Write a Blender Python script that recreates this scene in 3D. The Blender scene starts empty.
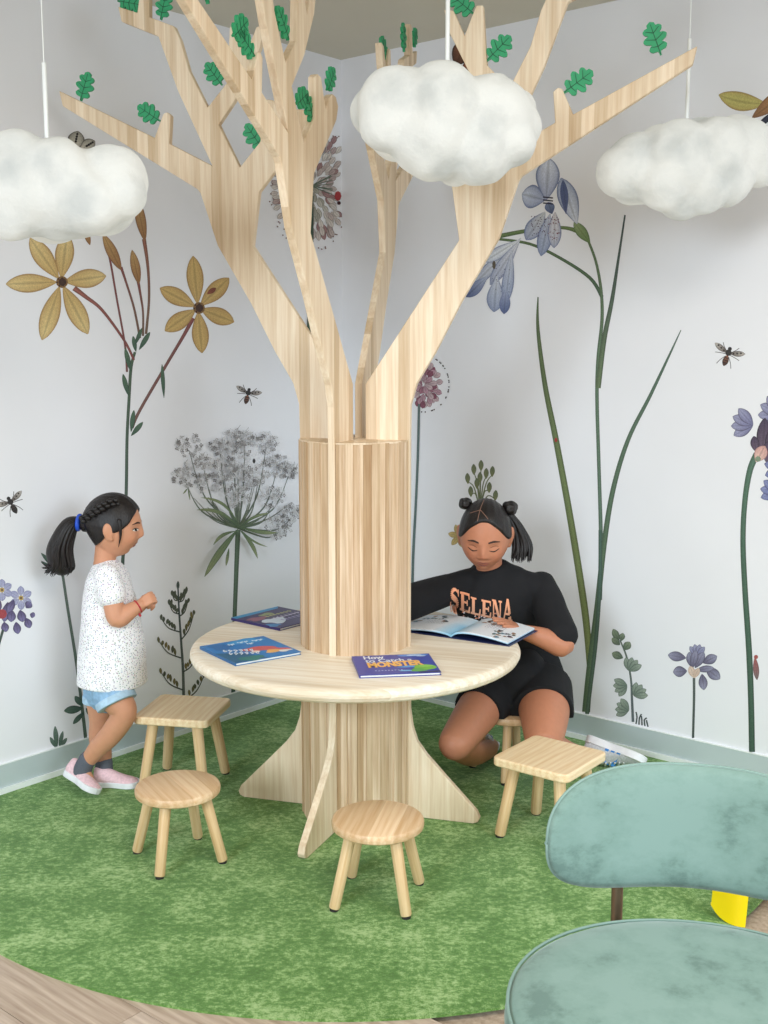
import bpy, bmesh, math, random
import numpy as np
from mathutils import Vector, Matrix, noise
from mathutils.bvhtree import BVHTree

random.seed(7)
rng = np.random.default_rng(7)
S = bpy.context.scene
COL = S.collection
PI = math.pi

# ------------------------------------------------------------------ camera
FPX = 1140.0                 # focal length in pixels of the 768 x 1024 frame
CAMH = 1.42                  # camera height in metres
PITCH = math.atan(163 / FPX)
cam = bpy.data.cameras.new('camera')
cam.sensor_fit = 'VERTICAL'
cam.sensor_height = 24.0
cam.sensor_width = 18.0
cam.lens = 24.0 * FPX / 1024
cam.clip_start = 0.05
camo = bpy.data.objects.new('camera', cam)
COL.objects.link(camo)
camo.location = (0, 0, CAMH)
camo.rotation_euler = (PI / 2 - PITCH, 0, 0)
S.camera = camo

# ------------------------------------------------------------------ light
S.view_settings.view_transform = 'Standard'
S.view_settings.look = 'None'
S.view_settings.gamma = 1
S.view_settings.use_curve_mapping = False
S.view_settings.exposure = 0.24
W = bpy.data.worlds.new('daylight')
S.world = W
W.use_nodes = True
W.node_tree.nodes['Background'].inputs[0].default_value = (1.0, 0.955, 0.89, 1)
W.node_tree.nodes['Background'].inputs[1].default_value = 0.48


def area(name, loc, target, sx, sy, power, color, spread=PI):
    l = bpy.data.lights.new(name, 'AREA')
    l.shape = 'RECTANGLE'
    l.size = sx
    l.size_y = sy
    l.energy = power
    l.color = color
    l.spread = spread
    o = bpy.data.objects.new(name, l)
    COL.objects.link(o)
    o.location = loc
    o.rotation_euler = (Vector(target) - Vector(loc)).to_track_quat('-Z', 'Y').to_euler()
    return o


# tall shop windows behind the photographer to the right, a smaller one to the left, and the shop's ceiling panel
area('window_daylight', (3.7, -1.1, 2.30), (0.3, 3.6, -1.0), 2.8, 2.0, 58, (0.75, 0.89, 1.0), 1.9)
area('window_daylight', (-2.8, -2.2, 2.2), (-0.1, 4.0, -1.0), 2.0, 1.8, 68, (0.77, 0.90, 1.0), 1.9)
area('ceiling_panel_light', (0.5, 1.2, 2.53), (0.5, 1.2, 0.0), 1.2, 1.2, 30, (1.0, 0.95, 0.88))

# ------------------------------------------------------------------ pixels to directions
cP, sP = math.cos(PITCH), math.sin(PITCH)
O3 = np.array([0, 0, CAMH])


def ray(x, y):
    return np.array([(x - 384) / FPX, cP + (512 - y) / FPX * sP, -sP + (512 - y) / FPX * cP])


def gnd(x, y, z=0.0):
    d = ray(x, y)
    return O3 + d * ((z - CAMH) / d[2])


def P(x, y, Y):
    d = ray(x, y)
    return O3 + d * (Y / d[1])


def onplane(x, y, p0, n):
    d = ray(x, y)
    return O3 + d * (np.dot(np.array(p0) - O3, n) / np.dot(d, n))


def lin(r, g, b):
    f = lambda c: (c / 255) / 12.92 if c / 255 <= 0.04045 else ((c / 255 + 0.055) / 1.055) ** 2.4
    return (f(r), f(g), f(b))


def lin4(r, g, b):
    return (*lin(r, g, b), 1)


# ------------------------------------------------------------------ materials
def new_mat(name):
    m = bpy.data.materials.new(name)
    m.use_nodes = True
    nt = m.node_tree
    return m, nt, nt.nodes, nt.links, nt.nodes['Principled BSDF']


def mixc(nt, fac, a, b, mode='MIX'):
    n = nt.nodes.new('ShaderNodeMix')
    n.data_type = 'RGBA'
    n.blend_type = mode
    for sock, v in ((n.inputs[0], fac), (n.inputs[6], a), (n.inputs[7], b)):
        if hasattr(v, 'is_linked') or hasattr(v, 'node'):
            nt.links.new(v, sock)
        else:
            sock.default_value = v
    return n.outputs[2]


def noise_tex(nt, vec, scale, detail=3, rough=0.5):
    n = nt.nodes.new('ShaderNodeTexNoise')
    n.inputs['Scale'].default_value = scale
    n.inputs['Detail'].default_value = detail
    n.inputs['Roughness'].default_value = rough
    if vec is not None:
        nt.links.new(vec, n.inputs['Vector'])
    return n.outputs['Fac']


def ramp(nt, fac, stops):
    n = nt.nodes.new('ShaderNodeValToRGB')
    e = n.color_ramp.elements
    while len(e) < len(stops):
        e.new(0.5)
    for i, (p, c) in enumerate(stops):
        e[i].position = p
        e[i].color = c
    nt.links.new(fac, n.inputs[0])
    return n.outputs[0]


def bump(nt, height, strength, dist, bs):
    n = nt.nodes.new('ShaderNodeBump')
    n.inputs['Strength'].default_value = strength
    n.inputs['Distance'].default_value = dist
    nt.links.new(height, n.inputs['Height'])
    nt.links.new(n.outputs[0], bs.inputs['Normal'])


def mapping(nt, vec, sc):
    n = nt.nodes.new('ShaderNodeMapping')
    n.inputs['Scale'].default_value = sc
    nt.links.new(vec, n.inputs['Vector'])
    return n.outputs[0]


def objc(nt):
    return nt.nodes.new('ShaderNodeTexCoord').outputs['Object']


def plain(name, c, rough=0.55, metal=0.0, var=0.06, vscale=25, bmp=0.0, bdist=0.002, sheen=0.0):
    """one colour with a slight mottling"""
    m, nt, N, L, b = new_mat(name)
    f = noise_tex(nt, objc(nt), vscale, 3)
    lo = tuple(max(0, x * (1 - var * 2)) for x in c) + (1,)
    hi = tuple(min(1, x * (1 + var)) for x in c) + (1,)
    L.new(ramp(nt, f, [(0.3, lo), (0.7, hi)]), b.inputs['Base Color'])
    b.inputs['Roughness'].default_value = rough
    b.inputs['Metallic'].default_value = metal
    if sheen:
        b.inputs['Sheen Weight'].default_value = sheen
    if bmp:
        bump(nt, f, bmp, bdist, b)
    return m


def wood(name, light, dark, strip=0.0, rough=0.5, objvar=0.0, fine=1.0, contrast=0.5, ringscale=9.0, ringamt=0.16):
    """grain runs along z of the 'g' attribute; strip = width of glued staves across x"""
    m, nt, N, L, b = new_mat(name)
    a = N.new('ShaderNodeAttribute')
    a.attribute_name = 'g'
    v = a.outputs['Vector']
    oi = N.new('ShaderNodeObjectInfo')
    add = N.new('ShaderNodeVectorMath')
    add.operation = 'MULTIPLY_ADD'
    L.new(oi.outputs['Random'], add.inputs[0])
    add.inputs[1].default_value = (3.1, 5.7, 9.3)
    L.new(v, add.inputs[2])
    v2 = add.outputs[0]
    fn = noise_tex(nt, mapping(nt, v2, (130 * fine, 130 * fine, 5)), 1.0, 4, 0.6)
    wv = N.new('ShaderNodeTexWave')
    wv.bands_direction = 'X'
    wv.inputs['Scale'].default_value = ringscale
    wv.inputs['Distortion'].default_value = 6
    wv.inputs['Detail'].default_value = 2
    wv.inputs['Detail Scale'].default_value = 1.2
    L.new(mapping(nt, v2, (1, 1, 0.16)), wv.inputs['Vector'])
    k = N.new('ShaderNodeMath')
    k.operation = 'MULTIPLY_ADD'
    L.new(wv.outputs['Fac'], k.inputs[0])
    k.inputs[1].default_value = ringamt
    L.new(fn, k.inputs[2])
    c = ramp(nt, k.outputs[0], [(0.30, (*dark, 1)), (0.30 + contrast, (*light, 1))])
    if strip or objvar:
        w = N.new('ShaderNodeTexWhiteNoise')
        w.noise_dimensions = '1D'
        if strip:
            sx = N.new('ShaderNodeSeparateXYZ')
            L.new(v, sx.inputs[0])
            d = N.new('ShaderNodeMath')
            d.operation = 'DIVIDE'
            L.new(sx.outputs[0], d.inputs[0])
            d.inputs[1].default_value = strip
            fl = N.new('ShaderNodeMath')
            fl.operation = 'FLOOR'
            L.new(d.outputs[0], fl.inputs[0])
            L.new(fl.outputs[0], w.inputs['W'])
        else:
            L.new(oi.outputs['Random'], w.inputs['W'])
        amt = objvar or 0.22
        t = ramp(nt, w.outputs['Value'], [(0.0, (1 - amt, 1 - amt * 1.25, 1 - amt * 1.6, 1)), (0.6, (1, 1, 1, 1)), (1.0, (1.05, 1.06, 1.08, 1))])
        c = mixc(nt, 1.0, c, t, 'MULTIPLY')
    L.new(c, b.inputs['Base Color'])
    b.inputs['Roughness'].default_value = rough
    b.inputs['Specular IOR Level'].default_value = 0.35
    bump(nt, fn, 0.15, 0.001, b)
    return m


def attr_mat(name, rough=0.7, spec=0.3, grainy=0.12, sss=0.0, gscale=260):
    """vertex colour 'Col' with fine pencil-like grain"""
    m, nt, N, L, b = new_mat(name)
    a = N.new('ShaderNodeAttribute')
    a.attribute_name = 'Col'
    f = noise_tex(nt, objc(nt), gscale, 2)
    t = ramp(nt, f, [(0.3, (1 - grainy * 2, 1 - grainy * 2, 1 - grainy * 2, 1)), (0.7, (1 + grainy, 1 + grainy, 1 + grainy, 1))])
    L.new(mixc(nt, 1.0, a.outputs['Color'], t, 'MULTIPLY'), b.inputs['Base Color'])
    b.inputs['Roughness'].default_value = rough
    b.inputs['Specular IOR Level'].default_value = spec
    if sss:
        b.inputs['Subsurface Weight'].default_value = sss
        b.inputs['Subsurface Radius'].default_value = (0.01, 0.004, 0.002)
        b.inputs['Subsurface Scale'].default_value = 0.5
    return m


# ------------------------------------------------------------------ mesh helpers
class Geo:
    """collects vertices and faces; builds ONE mesh object"""

    def __init__(self):
        self.V, self.F, self.C, self.G, self.MI = [], [], [], [], []
        self.mi = 0
        self.col = (1, 1, 1)

    def v(self, p, g=None, c=None):
        self.V.append((float(p[0]), float(p[1]), float(p[2])))
        self.G.append(tuple(float(x) for x in (g if g is not None else p)))
        self.C.append(tuple(c if c is not None else self.col))
        return len(self.V) - 1

    def f(self, *idx):
        self.F.append(tuple(idx))
        self.MI.append(self.mi)

    def box(self, c, s, M=None, gax=2):
        i0 = len(self.V)
        for dx, dy, dz in ((-1, -1, -1), (1, -1, -1), (1, 1, -1), (-1, 1, -1), (-1, -1, 1), (1, -1, 1), (1, 1, 1), (-1, 1, 1)):
            q = Vector((c[0] + dx * s[0] / 2, c[1] + dy * s[1] / 2, c[2] + dz * s[2] / 2))
            g = (q.x, q.y, q.z) if gax == 2 else ((q.y, q.z, q.x) if gax == 0 else (q.x, q.z, q.y))
            self.v(M @ q if M else q, g)
        for f in ((0, 3, 2, 1), (4, 5, 6, 7), (0, 1, 5, 4), (1, 2, 6, 5), (2, 3, 7, 6), (3, 0, 4, 7)):
            self.f(*[i0 + k for k in f])

    def tube(self, pts, rad, seg=12, cap=True, squash=None, updir=(0, 0, 1)):
        """rings along a polyline with rounded ends; squash = (a, b) per-point scale of the ring axes"""
        pts = [np.array(p, float) for p in pts]
        rad = [float(r) for r in rad]
        n = len(pts)
        T = []
        for i in range(n):
            d = pts[min(i + 1, n - 1)] - pts[max(i - 1, 0)]
            T.append(d / (np.linalg.norm(d) + 1e-9))
        rings = []
        up = np.array(updir, float)
        if cap:
            for a in (0.02, 0.35, 0.7, 1.1):
                rings.append((pts[0] - T[0] * rad[0] * math.cos(a), T[0], rad[0] * math.sin(a), 0))
        for i in range(n):
            rings.append((pts[i], T[i], rad[i], i))
        if cap:
            for a in (1.1, 0.7, 0.35, 0.02):
                rings.append((pts[-1] + T[-1] * rad[-1] * math.cos(a), T[-1], rad[-1] * math.sin(a), n - 1))
        idx = []
        dist = 0
        prev = None
        nx = None
        for p, t, r, k in rings:
            if nx is None:
                nx = np.cross(up, t)
                if np.linalg.norm(nx) < 1e-3:
                    nx = np.cross((1, 0, 0), t)
            nx = nx - t * np.dot(nx, t)
            nx = nx / np.linalg.norm(nx)
            ny = np.cross(t, nx)
            sa, sb = squash[k] if squash is not None else (1, 1)
            if prev is not None:
                dist += np.linalg.norm(p - prev)
            prev = p
            ring = []
            for j in range(seg):
                a = 2 * PI * j / seg
                off = nx * math.cos(a) * r * sa + ny * math.sin(a) * r * sb
                ring.append(self.v(p + off, (r * math.cos(a), r * math.sin(a), dist)))
            idx.append(ring)
        for a, b in zip(idx, idx[1:]):
            for j in range(seg):
                self.f(a[j], a[(j + 1) % seg], b[(j + 1) % seg], b[j])
        self.f(*reversed(idx[0]))
        self.f(*idx[-1])

    def lathe(self, prof, seg=40, c=(0, 0, 0), gax=2, closed=False):
        """prof = [(r, z)] bottom to top, end discs closed"""
        rings = []
        for r, z in prof:
            ring = []
            for j in range(seg):
                a = 2 * PI * j / seg
                x, y = r * math.cos(a), r * math.sin(a)
                g = (x, y, z) if gax == 2 else (y, z, x)
                ring.append(self.v((c[0] + x, c[1] + y, c[2] + z), g))
            rings.append(ring)
        for a, b in zip(rings, rings[1:]):
            for j in range(seg):
                self.f(a[j], a[(j + 1) % seg], b[(j + 1) % seg], b[j])
        self.f(*reversed(rings[0]))
        self.f(*rings[-1])

    def sphere(self, c, r, seg=20, rings=12, M=None):
        r = np.array(r if hasattr(r, '__len__') else (r, r, r), float)
        idx = []
        for i in range(rings + 1):
            th = PI * (i + 0.02 * (i == 0) - 0.02 * (i == rings)) / rings
            ring = []
            for j in range(seg):
                ph = 2 * PI * j / seg
                q = Vector((r[0] * math.sin(th) * math.cos(ph), r[1] * math.sin(th) * math.sin(ph), -r[2] * math.cos(th)))
                if M is not None:
                    q = M @ q
                ring.append(self.v((c[0] + q.x, c[1] + q.y, c[2] + q.z)))
            idx.append(ring)
        for a, b in zip(idx, idx[1:]):
            for j in range(seg):
                self.f(a[j], a[(j + 1) % seg], b[(j + 1) % seg], b[j])
        self.f(*reversed(idx[0]))
        self.f(*idx[-1])

    def prism(self, poly, M, h0, h1):
        """2-D polygon extruded from h0 to h1 along local z of M; grain along local y"""
        i0 = len(self.V)
        n = len(poly)
        for h in (h0, h1):
            for x, y in poly:
                self.v(M @ Vector((x, y, h)), (x, h, y))
        self.f(*[i0 + k for k in range(n - 1, -1, -1)])
        self.f(*[i0 + n + k for k in range(n)])
        for k in range(n):
            a, b = k, (k + 1) % n
            self.f(i0 + a, i0 + b, i0 + n + b, i0 + n + a)

    def mesh(self, name, mats, off=(0, 0, 0), smooth=False, sharp=None, fixn=False):
        me = bpy.data.meshes.new(name)
        V = np.array(self.V) - np.array(off)
        me.from_pydata(V.tolist(), [], self.F)
        if not isinstance(mats, (list, tuple)):
            mats = [mats]
        for m in mats:
            me.materials.append(m)
        if len(mats) > 1:
            me.polygons.foreach_set('material_index', self.MI)
        at = me.attributes.new('g', 'FLOAT_VECTOR', 'POINT')
        at.data.foreach_set('vector', np.array(self.G, dtype=np.float32).ravel())
        ca = me.color_attributes.new('Col', 'FLOAT_COLOR', 'POINT')
        ca.data.foreach_set('color', np.c_[np.array(self.C, dtype=np.float32), np.ones(len(self.V), dtype=np.float32)].ravel())
        if fixn:
            bm = bmesh.new()
            bm.from_mesh(me)
            bmesh.ops.recalc_face_normals(bm, faces=bm.faces)
            bm.to_mesh(me)
            bm.free()
        if smooth:
            me.polygons.foreach_set('use_smooth', [True] * len(me.polygons))
            if sharp:
                me.set_sharp_from_angle(angle=math.radians(sharp))
        me.update()
        return me

    def build(self, name, mats, parent=None, off=None, smooth=False, sharp=None, bevel=0.0, bseg=2, fixn=False):
        if off is None:
            off = base_of(parent)
        me = self.mesh(name, mats, off, smooth, sharp, fixn)
        o = link(name, me, parent)
        if bevel:
            b = o.modifiers.new('bevel', 'BEVEL')
            b.width = bevel
            b.segments = bseg
            b.limit_method = 'ANGLE'
            b.angle_limit = math.radians(40)
        return o


def base_of(o):
    while o is not None:
        if '_base' in o:
            return tuple(o['_base'])
        o = o.parent
    return (0, 0, 0)


def link(name, data, parent=None):
    o = bpy.data.objects.new(name, data)
    COL.objects.link(o)
    if parent is not None:
        o.parent = parent
    return o


def tag(o, label=None, cat=None, group=None, kind=None):
    for k, v in (('label', label), ('category', cat), ('group', group), ('kind', kind)):
        if v:
            o[k] = v
    return o


def thing(name, base, label, cat, group=None, rz=0.0):
    """Empty at the base of a thing; parts built in world space get this base subtracted"""
    o = link(name, None)
    o.location = base
    o.rotation_euler = (0, 0, rz)
    o['_base'] = tuple(float(x) for x in base)
    return tag(o, label, cat, group)


def localthing(name, loc, label, cat, group=None, rz=0.0):
    o = link(name, None)
    o.location = loc
    o.rotation_euler = (0, 0, rz)
    return tag(o, label, cat, group)


def copy_tree(o, parent=None):
    c = o.copy()
    COL.objects.link(c)
    c.parent = parent
    for ch in [x for x in bpy.data.objects if x.parent == o]:
        copy_tree(ch, c)
    return c


def remesh(geo, voxel, smooth_it=4, keep=None):
    """union of closed shapes -> one continuous surface; returns verts, faces"""
    me = geo.mesh('tmp', [], (0, 0, 0), fixn=False)
    ob = bpy.data.objects.new('tmp', me)
    COL.objects.link(ob)
    r = ob.modifiers.new('r', 'REMESH')
    r.mode = 'VOXEL'
    r.voxel_size = voxel
    r.adaptivity = 0
    dg = bpy.context.evaluated_depsgraph_get()
    ev = ob.evaluated_get(dg)
    m2 = ev.to_mesh()
    n = len(m2.vertices)
    V = np.empty(n * 3)
    m2.vertices.foreach_get('co', V)
    V = V.reshape(-1, 3)
    E = np.empty(len(m2.edges) * 2, dtype=np.int64)
    m2.edges.foreach_get('vertices', E)
    E = E.reshape(-1, 2)
    F = [tuple(p.vertices) for p in m2.polygons]
    ev.to_mesh_clear()
    bpy.data.objects.remove(ob)
    bpy.data.meshes.remove(me)
    deg = np.zeros(n)
    np.add.at(deg, E[:, 0], 1)
    np.add.at(deg, E[:, 1], 1)
    k = np.ones(n) if keep is None else keep(V)
    for it in range(smooth_it):
        A = np.zeros_like(V)
        np.add.at(A, E[:, 0], V[E[:, 1]])
        np.add.at(A, E[:, 1], V[E[:, 0]])
        A /= np.maximum(deg, 1)[:, None]
        lam = 0.55 if it % 2 == 0 else -0.35
        V = V + (A - V) * (lam * k)[:, None]
    return V, F


def meshobj(name, V, F, mat, parent, cols=None, smooth=True, g=None):
    off = np.array(base_of(parent))
    me = bpy.data.meshes.new(name)
    me.from_pydata((np.asarray(V) - off).tolist(), [], F)
    me.materials.append(mat)
    if cols is not None:
        ca = me.color_attributes.new('Col', 'FLOAT_COLOR', 'POINT')
        ca.data.foreach_set('color', np.c_[np.asarray(cols, dtype=np.float32), np.ones(len(V), dtype=np.float32)].ravel())
    if g is not None:
        at = me.attributes.new('g', 'FLOAT_VECTOR', 'POINT')
        at.data.foreach_set('vector', np.asarray(g, dtype=np.float32).ravel())
    if smooth:
        me.polygons.foreach_set('use_smooth', [True] * len(me.polygons))
    me.update()
    return link(name, me, parent)


def catmull(pts, n=8):
    """smooth polyline through points (any dimension)"""
    pts = [np.array(p, float) for p in pts]
    out = []
    for i in range(len(pts) - 1):
        p0, p1, p2, p3 = pts[max(i - 1, 0)], pts[i], pts[i + 1], pts[min(i + 2, len(pts) - 1)]
        for k in range(n):
            t = k / n
            out.append(0.5 * (2 * p1 + (p2 - p0) * t + (2 * p0 - 5 * p1 + 4 * p2 - p3) * t * t + (3 * p1 - p0 - 3 * p2 + p3) * t ** 3))
    out.append(pts[-1])
    return out


# material palette ---------------------------------------------------------
M = {}
M['board'] = wood('ash_board', lin(244, 226, 200), lin(220, 192, 158), strip=0.034, rough=0.5, contrast=0.55)
M['slat'] = wood('ash_slat', lin(230, 206, 176), lin(190, 156, 120), objvar=0.30, rough=0.55, contrast=0.5)
M['top'] = wood('ash_tabletop', lin(246, 236, 218), lin(226, 206, 176), objvar=0.12, rough=0.42, contrast=0.5)
M['pine'] = wood('pine_stool', lin(246, 222, 184), lin(226, 188, 138), strip=0.0, objvar=0.05, rough=0.4, contrast=0.5, ringscale=14, ringamt=0.2)
M['oakstool'] = wood('oak_stool', lin(245, 216, 180), lin(222, 180, 134), strip=0.062, rough=0.38, contrast=0.55, ringscale=14, ringamt=0.18)
M['leg'] = wood('stool_leg', lin(236, 206, 162), lin(210, 170, 120), objvar=0.08, rough=0.42, contrast=0.5)
M['plank'] = wood('laminate_plank', lin(214, 196, 178), lin(162, 140, 122), objvar=0.10, rough=0.42, contrast=0.6, ringscale=12, fine=0.7)
M['foot'] = plain('rubber_foot', lin(38, 34, 32), 0.7)
M['wallpaper'] = plain('wallpaper', lin(235, 235, 239), 0.75, var=0.01, vscale=3)
M['ceil'] = plain('ceiling_paint', lin(214, 209, 194), 0.85, var=0.01, vscale=4)
M['vinyl'] = plain('vinyl_base', lin(188, 200, 201), 0.45, var=0.02, vscale=6)
M['white'] = plain('white_trim', lin(238, 242, 240), 0.4, var=0.01)
M['print'] = attr_mat('mural_print', 0.75, 0.2, 0.10)
M['leafgreen'] = plain('leaf_green', lin(44, 158, 104), 0.55, var=0.06, vscale=40)
M['vein'] = plain('leaf_vein', lin(16, 84, 54), 0.6)
# ------------------------------------------------------------------ the room
CEIL = 2.565
C0 = np.array([-0.173, 4.773, 0.0])                 # corner of the room
dL = np.array([-0.6408, -0.7677, 0.0])              # along the left wall, towards the camera
dR = np.array([0.7677, -0.6408, 0.0])               # along the right wall
ROOM = Matrix(((dL[0], dR[0], 0, C0[0]), (dL[1], dR[1], 0, C0[1]), (0, 0, 1, 0), (0, 0, 0, 1)))
# ROOM maps (a along left wall, b along right wall, z) to world (mirrored axes: faces recalculated)


def rbox(name, a0, a1, b0, b1, z0, z1, mat, parent=None, kind='structure', gax=2, bevel=0.0):
    g = Geo()
    g.box(((a0 + a1) / 2, (b0 + b1) / 2, (z0 + z1) / 2), (a1 - a0, b1 - b0, z1 - z0), ROOM, gax)
    o = g.build(name, mat, parent, fixn=True, bevel=bevel)
    if kind and parent is None:
        o['kind'] = kind
    return o


wall_left = rbox('wall_left', -0.1, 3.3, -0.1, 0.0, -0.02, CEIL + 0.05, M['wallpaper'])
wall_right = rbox('wall_right', -0.1, 0.0, 0.0, 3.4, -0.02, CEIL + 0.05, M['wallpaper'])
ceiling = rbox('ceiling', 0.0, 5.2, 0.0, 5.2, CEIL, CEIL + 0.05, M['ceil'])
floor = rbox('floor', 0.0, 5.2, 0.0, 5.2, -0.08, -0.012, M['plank'])
tag(wall_left, 'pale wallpapered wall printed with yellow lilies and a grey lace flower')
tag(wall_right, 'pale wallpapered wall printed with blue gladiolus and purple flowers')
tag(ceiling, 'plain off-white ceiling above the wooden tree')
tag(floor, 'light greyish wood plank floor around the green carpet')

# skirting: grey-green vinyl band with a white foot strip
for nm, a in (('left', (0.0, 3.3, 0.0, 0.008)), ('right', (0.0, 0.008, 0.0, 3.4))):
    bb = rbox('baseboard_' + nm, *a, 0.012, 0.100, M['vinyl'])
    tag(bb, 'grey-green vinyl skirting along the %s wall' % ('lily' if nm == 'left' else 'gladiolus'))
    if nm == 'left':
        st = rbox('foot_strip', 0.0, 3.3, 0.0, 0.016, -0.012, 0.024, M['white'], bb, None)
        ln = rbox('top_line', 0.0, 3.3, 0.0, 0.009, 0.0995, 0.102, M['white'], bb, None)
    else:
        st = rbox('foot_strip', 0.0, 0.016, 0.0, 3.4, -0.012, 0.024, M['white'], bb, None)
        ln = rbox('top_line', 0.0, 0.009, 0.0, 3.4, 0.0995, 0.102, M['white'], bb, None)
    st['label'] = 'white foot strip of the skirting'

# floor planks, rows parallel to the right wall
prow = 0
PW = 0.19
a = 1.75
while a < 4.6:
    L0 = -0.3 - 0.41 * (prow % 3)
    b = L0
    while b < 4.4:
        b0, b1 = max(b, 0.0), b + 1.22
        if b1 > 0.1:
            pm = ROOM @ Vector(((a + PW / 2), (b0 + b1) / 2, 0))
            dd = math.hypot(pm.x + 0.095, pm.y - 3.601)
            if dd > 0.55 and pm.y > 1.3:
                g = Geo()
                g.box((a + PW / 2, (b0 + b1) / 2, -0.006), (PW - 0.0015, b1 - b0 - 0.0015, 0.012), ROOM, 1)
                g.build('plank', M['plank'], floor, fixn=True)
        b += 1.22
    a += PW
    prow += 1

# round green carpet let into the corner
CC = np.array([-0.095, 3.601])
CR = 1.35
poly = [np.array([CC[0] + CR * math.cos(t), CC[1] + CR * math.sin(t)]) for t in np.linspace(0, 2 * PI, 260, endpoint=False)]


def clip(poly, nrm, d):
    out = []
    for i in range(len(poly)):
        p, q = poly[i], poly[(i + 1) % len(poly)]
        a_, b_ = np.dot(p, nrm) - d, np.dot(q, nrm) - d
        if a_ >= 0:
            out.append(p)
        if a_ * b_ < 0:
            out.append(p + (q - p) * a_ / (a_ - b_))
    return out


poly = clip(poly, dR[:2], np.dot(C0[:2], dR[:2]) + 0.016)
poly = clip(poly, dL[:2], np.dot(C0[:2], dL[:2]) + 0.016)
mc, nt, N, L, b_ = new_mat('green_carpet')
oc = objc(nt)
n1 = noise_tex(nt, oc, 6.0, 3, 0.6)
n2 = noise_tex(nt, mapping(nt, oc, (1.0, 1.25, 1)), 58.0, 6, 0.82)
n3 = noise_tex(nt, oc, 520.0, 1, 0.5)
m1 = N.new('ShaderNodeMath'); m1.operation = 'MULTIPLY_ADD'
L.new(n1, m1.inputs[0]); m1.inputs[1].default_value = 0.45; L.new(n2, m1.inputs[2])
m2 = N.new('ShaderNodeMath'); m2.operation = 'MULTIPLY_ADD'
L.new(n3, m2.inputs[0]); m2.inputs[1].default_value = 0.35; L.new(m1.outputs[0], m2.inputs[2])
cc = ramp(nt, m2.outputs[0], [(0.78, lin4(76, 116, 50)), (0.98, lin4(96, 138, 66)), (1.06, lin4(130, 166, 96)), (1.2, lin4(168, 196, 134))])
mr = N.new('ShaderNodeMapRange')
mr.inputs[1].default_value = 0.0; mr.inputs[2].default_value = 2.0
L.new(m2.outputs[0], mr.inputs[0])
rmp = [x for x in N if x.type == 'VALTORGB'][-1]
L.new(mr.outputs[0], rmp.inputs[0])
for e, p_ in zip(rmp.color_ramp.elements, (0.36, 0.445, 0.475, 0.53)):
    e.position = p_
L.new(cc, b_.inputs['Base Color'])
b_.inputs['Roughness'].default_value = 0.95
b_.inputs['Specular IOR Level'].default_value = 0.1
b_.inputs['Sheen Weight'].default_value = 0.15
bump(nt, n2, 0.6, 0.004, b_)
g = Geo()
g.prism([tuple(p) for p in poly], Matrix.Identity(4), 0.0, 0.006)
carpet = g.build('carpet', mc, fixn=True)
tag(carpet, 'green mottled carpet with a round edge filling the corner of the room', 'carpet')
# ------------------------------------------------------------------ the wooden tree with its round table
AX = np.array([-0.086, 3.376, 0.0])
TZ = 0.538               # table top height
TRUNK_TOP = 1.155
tree = thing('tree_table', (AX[0], AX[1], 0.006), 'big wooden tree of cut boards with a round table around its slatted trunk', 'tree table')
CZ = 0.006
# profile of one board (distance from the axis, height): foot, trunk edge and branches
PROF = [(0.0, CZ), (0.372, CZ), (0.386, 0.012), (0.391, 0.024), (0.382, 0.044), (0.30, 0.128), (0.226, 0.205), (0.196, 0.245), (0.181, 0.29),
        (0.173, 0.345), (0.171, 0.46), (0.170, 1.155), (0.172, 1.258), (0.190, 1.320), (0.246, 1.412), (0.320, 1.553), (0.425, 1.726), (0.477, 1.879), (0.487, 1.892),
        (0.930, 2.155), (0.940, 2.200), (0.623, 2.046), (0.592, 2.114), (0.580, 2.118), (0.568, 2.108), (0.575, 2.027), (0.437, 1.957), (0.543, 2.177),
        (0.602, 2.335), (0.721, 2.385), (0.731, 2.428), (0.668, 2.406), (0.652, 2.490), (0.626, 2.490), (0.629, 2.391), (0.550, 2.359), (0.531, 2.320),
        (0.504, 2.230), (0.448, 2.124), (0.385, 2.190), (0.373, 2.345), (0.354, 2.346), (0.322, 2.270), (0.290, 2.338), (0.264, 2.342), (0.280, 2.280),
        (0.340, 2.165), (0.414, 2.074), (0.349, 1.949), (0.283, 2.019), (0.277, 2.126), (0.262, 2.136), (0.240, 2.132), (0.212, 2.054), (0.190, 2.090),
        (0.168, 2.104), (0.146, 2.100), (0.130, 2.078), (0.143, 2.040), (0.289, 1.877), (0.312, 1.723), (0.036, 1.318), (0.036, 1.1575), (0.0, 1.1575)]
T2 = 0.011               # half thickness
ang = {'left': 180 - 16.1, 'right': -16.1, 'front': 270 - 22.0, 'back': 90 - 15.0}
BOARD = {}
for k, d in ang.items():
    r = math.radians(d)
    u = Vector((math.cos(r), math.sin(r), 0))
    n = Vector((u.y, -u.x, 0))
    if n.dot(Vector((-AX[0], -AX[1], 0))) < 0:
        n = -n                                        # face turned to the room
    Mx = Matrix(((u.x, 0, n.x, AX[0]), (u.y, 0, n.y, AX[1]), (0, 1, 0, 0), (0, 0, 0, 1)))
    g = Geo()
    g.prism(PROF, Mx, -T2, T2)
    o = g.build('branch_board', M['board'], tree, fixn=True, bevel=0.0025, bseg=2)
    BOARD[k] = (o, Mx, np.array(u), np.array(n))
BOARD['left'][0]['label'] = 'branching board reaching over the yellow lilies'
BOARD['right'][0]['label'] = 'branching board reaching towards the blue gladiolus'
BOARD['front'][0]['label'] = 'branching board reaching out in front of the trunk'
BOARD['back'][0]['label'] = 'branching board reaching towards the room corner'

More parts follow.
